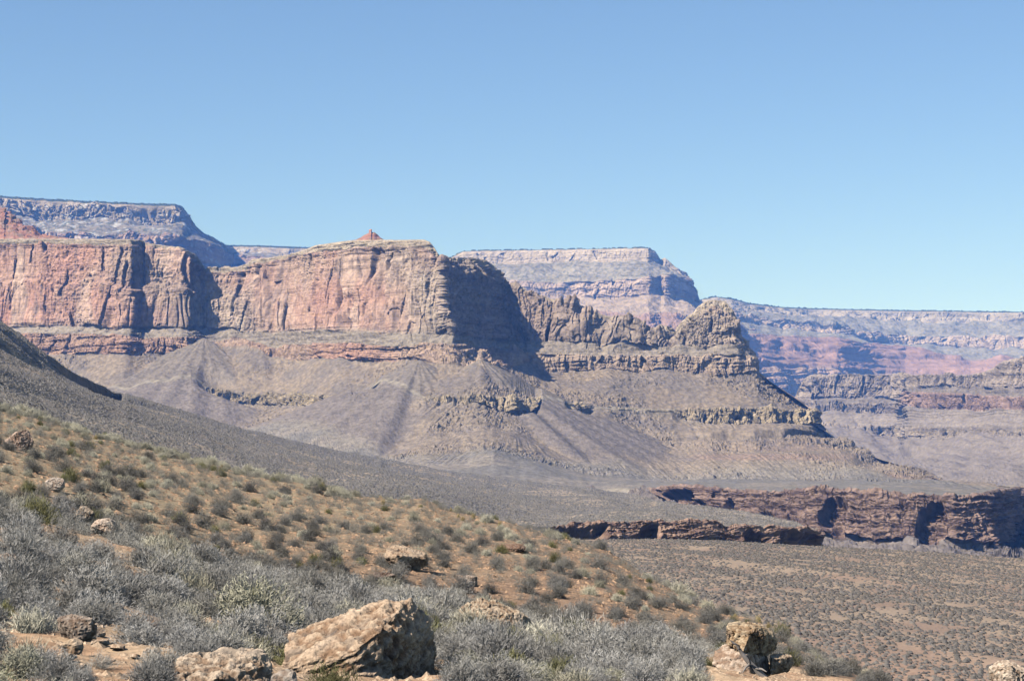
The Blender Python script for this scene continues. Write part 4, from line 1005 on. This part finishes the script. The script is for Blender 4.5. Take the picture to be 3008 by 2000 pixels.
def spaced(cands, start, limit, width, gapf, blocked):
    """dart throwing: keep a candidate when it stays clear of those kept before"""
    kept = list(start); A = np.zeros((len(start) + limit + 5, 3)); n = len(kept)
    for k, (q, w) in enumerate(kept): A[k] = (q[0], q[1], w)
    B = np.array(blocked, float).reshape(-1, 3)
    for q in cands:
        if n >= limit: break
        w = width(q)
        if len(B) and ((B[:, 0] - q[0]) ** 2 + (B[:, 1] - q[1]) ** 2 < (B[:, 2] + .3 * w) ** 2).any(): continue
        if n and ((A[:n, 0] - q[0]) ** 2 + (A[:n, 1] - q[1]) ** 2 < gapf(q, w, A[:n, 2]) ** 2).any(): continue
        A[n] = (q[0], q[1], w); n += 1; kept.append((q, w))
    return kept
p, px, pt = scatter_pts(FG, .95, 4.2, -90, 2480, 16000, .2)
wid = lambda q: random.uniform(.5, 1.0) if q[1] > 27 else random.uniform(.45, .8) if q[1] > 19 else random.uniform(.34, .52)
_, yy = project(p); keep = ((yy < 2030) | ((px < 500) & (yy < 2120))) & ~((px > 2030) & (px < 2420) & (yy > 1935)) & ~((px > 2150) & (yy > 1900))
keep &= ~((px > 800) & (px < 1340) & (yy > 1955)) & ~((px > 490) & (px < 820) & (yy > 1965)); p = p[keep]
front = spaced(p, front, 1000, wid, lambda q, w, W: .50 * (w + W), clear + taken)
front.sort(key=lambda a: a[0][1] / a[1]); bank = front[272:]; front = front[:272]
for q, w in front:
    x, y = (float(v) for v in project(q)); kd = random.choices(["grey", "cream", "green", "straw"], [.75, .05, .10, .10])[0]
    if x < 700: lab, gr = "silver grey twiggy shrub in the bank around the bare trail at the left", "grey shrubs around the trail"
    elif x < 1340: lab, gr = "silver grey twiggy shrub in the bank around the largest boulder", "grey shrubs around the largest boulder"
    else:
        lab, gr = "silver grey twiggy shrub in the thick bank between the largest boulder and the square block", "grey shrubs right of the largest boulder"
    if kd != "grey":
        tone = {"cream": "cream leaved shrub", "green": "olive green brushy shrub", "straw": "straw coloured dry shrub"}[kd]
        lab = lab.replace("silver grey twiggy shrub", tone); gr = lab
    shrub(kd, q, w, random.uniform(.7, 1.0), lab, gr)

# spaced bushes on the brown hillside
p, px, pt = scatter_pts(FG, 4.25, 6.02, -90, 2600, 20000, .9)
den = fbm(p[:, 0] / 9, p[:, 1] / 9, 0, 2, 88); dn = {}
info = {tuple(q): (x, t, g) for q, x, t, g in zip(p, px, pt, den)}
kept = spaced(p, [], 1700, lambda q: random.uniform(.32, .68) * (1.0 if random.random() < .85 else 1.3), lambda q, w, W: (.98 - .75 * max(min(info[tuple(q)][2], .5), -.35)) * (.55 + .45 * w) + 0 * W, [])
bushes = [(q, w, info[tuple(q)][0], info[tuple(q)][1]) for q, w in kept]
bushes.sort(key=lambda b: b[0][1] / b[1])
rest = []
cnt = {"grey": 0, "straw": 0}
for q, w, x, t in bushes:
    r = random.random(); sky = t > 5.86
    kd = "straw" if r < (.14 + .5 * (sky and x < 1000)) else "green" if r > .96 else "gold" if (sky and r > .9) else "grey"
    if kd == "grey" and cnt["grey"] >= 290: rest.append((q, w)); continue
    cnt[kd] = cnt.get(kd, 0) + 1
    tone = {"grey": "grey round bush", "straw": "straw coloured bush", "green": "olive green bush", "gold": "golden grass tuft"}[kd]
    where = "on the skyline of the brown hillside" if sky else "on the tan left part of the hillside" if x < 800 else "on the hillside around the flat topped ledge rock" if x < 1450 else "on the reddish right part of the hillside"
    shrub("bush" if kd == "grey" else kd, q, w * (.8 if kd == "gold" else 1.45 if kd == "straw" and sky else 1), random.uniform(.8, 1.05), f"{tone} {where}", f"{tone} {where}", False)
def shrub_mass(items, per, hf, label, kind, mat):
    V, Fc, b = [], [], 0
    src = [np.empty((len(m.vertices), 3), np.float32) for m, _ in KINDS[kind]]
    for a, (m, _) in zip(src, KINDS[kind]): m.vertices.foreach_get("co", a.ravel())
    for q, w in items:
        a = src[random.randrange(len(src))].reshape(-1, 6, 3)[:per].reshape(-1, 3)
        an = random.random() * 6.283; cs, sn = math.cos(an), math.sin(an)
        a = np.stack([a[:, 0] * cs - a[:, 1] * sn, a[:, 0] * sn + a[:, 1] * cs, a[:, 2] * hf], -1) * w + q
        k = np.arange(len(a) // 6)[:, None] * 6 + b
        V.append(a); Fc += [k + np.array([[0, 1, 2, 3]]), k + np.array([[3, 2, 4, 5]])]; b += len(a)
    if V:
        o = link(bpy.data.objects.new("shrubbery", mesh_np("shrubbery", np.concatenate(V), np.concatenate(Fc), mat)))
        tag(o, label, "shrubbery", None, "stuff")
shrub_mass(rest, 700, .9, "smallest grey bushes scattered over the far part of the brown hillside", "bush", M_DARK)
shrub_mass(bank, 1500, .7, "grey shrub mass filling the bank between the boulders and the hillside", "grey", M_GREY)

# ------------------------------------------------------------------ dead branch leaning on the square block
def branch(name, pts, radii, mat):
    cu = bpy.data.curves.new(name, 'CURVE'); cu.dimensions = '3D'; cu.bevel_depth = 1.0; cu.bevel_resolution = 3
    for pp, rr in zip(pts, radii):
        s = cu.splines.new('POLY'); s.points.add(len(pp) - 1)
        for k, (c, r_) in enumerate(zip(pp, rr)):
            s.points[k].co = (*c, 1); s.points[k].radius = r_
    ob = bpy.data.objects.new(name, cu); scene.collection.objects.link(ob)
    dg = bpy.context.evaluated_depsgraph_get(); me = bpy.data.meshes.new_from_object(ob.evaluated_get(dg))
    bpy.data.objects.remove(ob); me.materials.clear(); me.materials.append(mat); me.name = name
    return link(bpy.data.objects.new(name, me))
M_DEAD = leaf_mat("weathered_wood", (.13,.11,.10), (.27,.24,.225))
B0 = [(2146,1880),(2152,1886),(2164,1893),(2170,1905),(2182,1920),(2190,1933),(2204,1948),(2216,1962),(2232,1978),(2246,1992)]
br = branch("dead_branch", [upts(D1 - .8, [(x, y, -.05 + .01 * i) for i, (x, y) in enumerate(B0)]),
        upts(D1 - .8, [(2170,1905,-.03),(2172,1896,-.06),(2160,1890,-.1)]), upts(D1 - .85, [(2204,1948,0),(2200,1932,-.05),(2196,1926,-.1)]),
        upts(D1 - .8, [(2216,1962,0),(2238,1964,-.05),(2252,1972,-.1)]), upts(D1 - .8, [(2204,1948,0),(2190,1960,-.1),(2180,1978,-.15)])],
        [[.008,.012,.016,.02,.026,.03,.036,.042,.045,.05],[.014,.01,.005],[.016,.01,.004],[.02,.014,.005],[.02,.014,.006]], M_DEAD)
tag(br, "bare grey dead branch leaning against the pale slab", "dead branch")

# ------------------------------------------------------------------ haze
hz = bpy.data.materials.new("haze_air"); hz.use_nodes = True
t = hz.node_tree; t.nodes.remove(t.nodes["Principled BSDF"])
pv = t.nodes.new("ShaderNodeVolumePrincipled")
pv.inputs["Color"].default_value = (0.12, 0.33, 1.0, 1)
pv.inputs["Absorption Color"].default_value = (1, 1, 1, 1)
pv.inputs["Density"].default_value = 4.7e-5
pv.inputs["Anisotropy"].default_value = 0.0
t.links.new(pv.outputs[0], t.nodes["Material Output"].inputs["Volume"])
allz = [(float(v[2])) for o in scene.objects if o.type == 'MESH' for v in (o.matrix_basis @ Vector(c_) for c_ in o.bound_box)]
ally = [(float(v[1])) for o in scene.objects if o.type == 'MESH' for v in (o.matrix_basis @ Vector(c_) for c_ in o.bound_box)]
allx = [(float(v[0])) for o in scene.objects if o.type == 'MESH' for v in (o.matrix_basis @ Vector(c_) for c_ in o.bound_box)]
x0, x1, y0, y1, z0, z1 = min(allx) - 500, max(allx) + 500, -300.0, max(ally) + 500, min(allz) - 1, max(allz) + 20
hv = [(x, y, z) for x in (x0, x1) for y in (y0, y1) for z in (z0, z1)]
hf = [(0,1,3,2),(4,6,7,5),(0,4,5,1),(2,3,7,6),(0,2,6,4),(1,5,7,3)]
ho = link(bpy.data.objects.new("haze", mesh_np("haze", np.array(hv), np.array(hf), hz)))
tag(ho, "thin blue air filling the canyon", "haze", None, "stuff")
